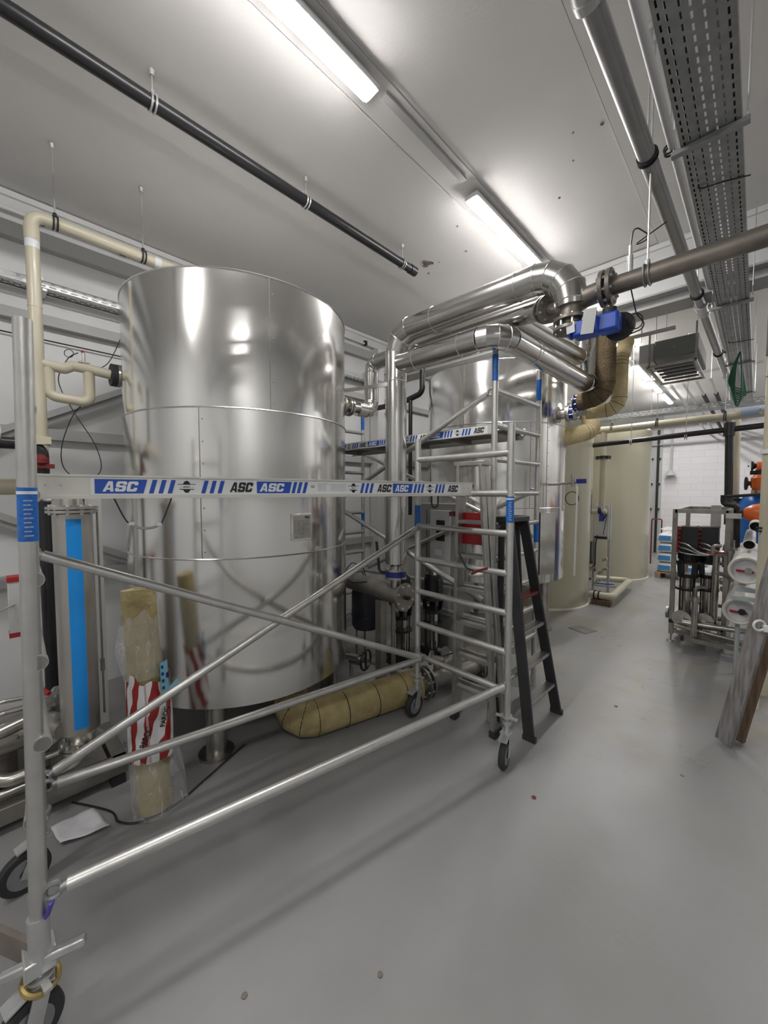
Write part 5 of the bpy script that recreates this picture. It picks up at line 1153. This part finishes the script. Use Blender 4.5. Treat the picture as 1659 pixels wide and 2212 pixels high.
build('pipe_section', MB().cyl((-2.4, 8.0, 1.56), (-2.0, 8.0, 1.58), .045, seg=16), M_pp, t)
build('pipe_section', MB().tube(fillet([(-2.05, 7.30, .16), (-1.72, 7.32, .16), (-1.78, 8.95, .16), (-2.35, 8.75, .16)], .10), .058, 20), M_pp, t)
cp = MB()
for x in (-1.97, -1.90): cp.torus((x, 7.31, .16), (1, 0, 0), .07, .012, 20, 6)
build('pipe_coupling', cp, M_blackm, t)
build('blue_lever', MB().beam((-1.98, 7.45, .33), (-1.72, 7.5, .34), .03, .015), M_bluev, t)
vm = MB()
for k in range(8):
    x, y, z = random.uniform(-2.35, -2.05), random.uniform(7.9, 8.2), random.uniform(.2, .7); vm.cyl((x, y, z), (x+.08, y, z+.05), .03, seg=12)
build('valve_cluster', vm, M_ss, t)
tag(build('timber_block', MB().box((-1.86, 7.30, .045), (.30, .12, .09)), M_woodb, bevel=.004), 'brown timber block under the beige floor pipe', 'block')

# ---------------------------------------------------------------- pallet of sacks
t = thing('pallet', 'wooden pallet carrying the stacked white sacks', 'pallet', (-1.13, 10.95, 0))
for y in (10.58, 10.75, 10.92, 11.09, 11.26): build('deck_board', MB().bx((-1.62, y-.06, .115), (-.64, y+.06, .135)), M_pallet, t)
for x in (-1.56, -1.13, -.70): build('bearer', MB().bx((x-.05, 10.52, .0), (x+.05, 11.32, .115)), M_pallet, t)
def sack():
    mb = MB(); W, D_, H_ = .235, .19, .105; n = 10; vs = []
    for j in range(n+1):
        for i in range(24):
            a = 2*PI*i/24; ph = -PI/2+PI*j/n; cx_ = math.copysign(abs(math.cos(a))**.45, math.cos(a)); cy_ = math.copysign(abs(math.sin(a))**.45, math.sin(a)); k = max(.02, math.cos(ph))**.35
            vs.append(V((W*cx_*k, D_*cy_*k, H_+H_*math.copysign(abs(math.sin(ph))**.8, math.sin(ph)))))
    mb.add(vs, [(j*24+i, j*24+(i+1) % 24, (j+1)*24+(i+1) % 24, (j+1)*24+i) for j in range(n) for i in range(24)]); return mb
t0_ = thing('sack', 'x', 'sack', (-1.37, 10.74, .136), 'white sacks on the pallet')
sm = sack(); 
for q in sm.v: q += V((-1.37, 10.74, .136))
s_ = build('bag', sm, M_bag, t0_, sharp=80)
build('blue_print', MB().poly([V((-1.56, 10.548, .19)), V((-1.34, 10.548, .19)), V((-1.34, 10.548, .295)), V((-1.56, 10.548, .295))], (0, -1, 0), .003), mat('sack blue', (.06, .25, .55), .5), s_)
first = True
for k, ln in enumerate(('bottom', 'second', 'third', 'top')):
    for (dx, dy, w_) in ((0, 0, 'front left'), (.48, 0, 'front right'), (0, .39, 'rear left'), (.48, .39, 'rear right')):
        l = 'white sack with blue print, %s column, %s layer on the pallet' % (w_, ln); loc = (-1.37+dx, 10.74+dy, .136+.222*k)
        if first: t0_['label'] = l; first = False
        else: dup(t0_, loc, l)
fm = MB(); n = 10
for i in range(n+1):
    for j in range(n+1): fm.v.append(V((-1.58+.92*i/n, 10.56+.76*j/n, 1.035+.05*math.sin(i*1.3)*math.sin(j*1.1)+.06)))
for i in range(n):
    for j in range(n): k = i*(n+1)+j; fm.f.append((k, k+1, k+n+2, k+n+1))
o = build('wrap_film', fm, M_film, sharp=80); o.modifiers.new('s', 'SOLIDIFY').thickness = .002; tag(o, 'loose clear wrapping film bunched over the top sacks', 'film')
tag(build('red_tap_stand', MB().tube(fillet([(-2.02, 12.5, .0), (-2.02, 12.5, 1.22), (-1.80, 12.5, 1.22), (-1.80, 12.5, .0)], .04), .016, 12), M_redd), 'dark red bent pipe stand behind the sacks', 'pipe')

# untag helper origin properties
for o in bpy.data.objects:
    if '_w' in o.keys(): del o['_w']
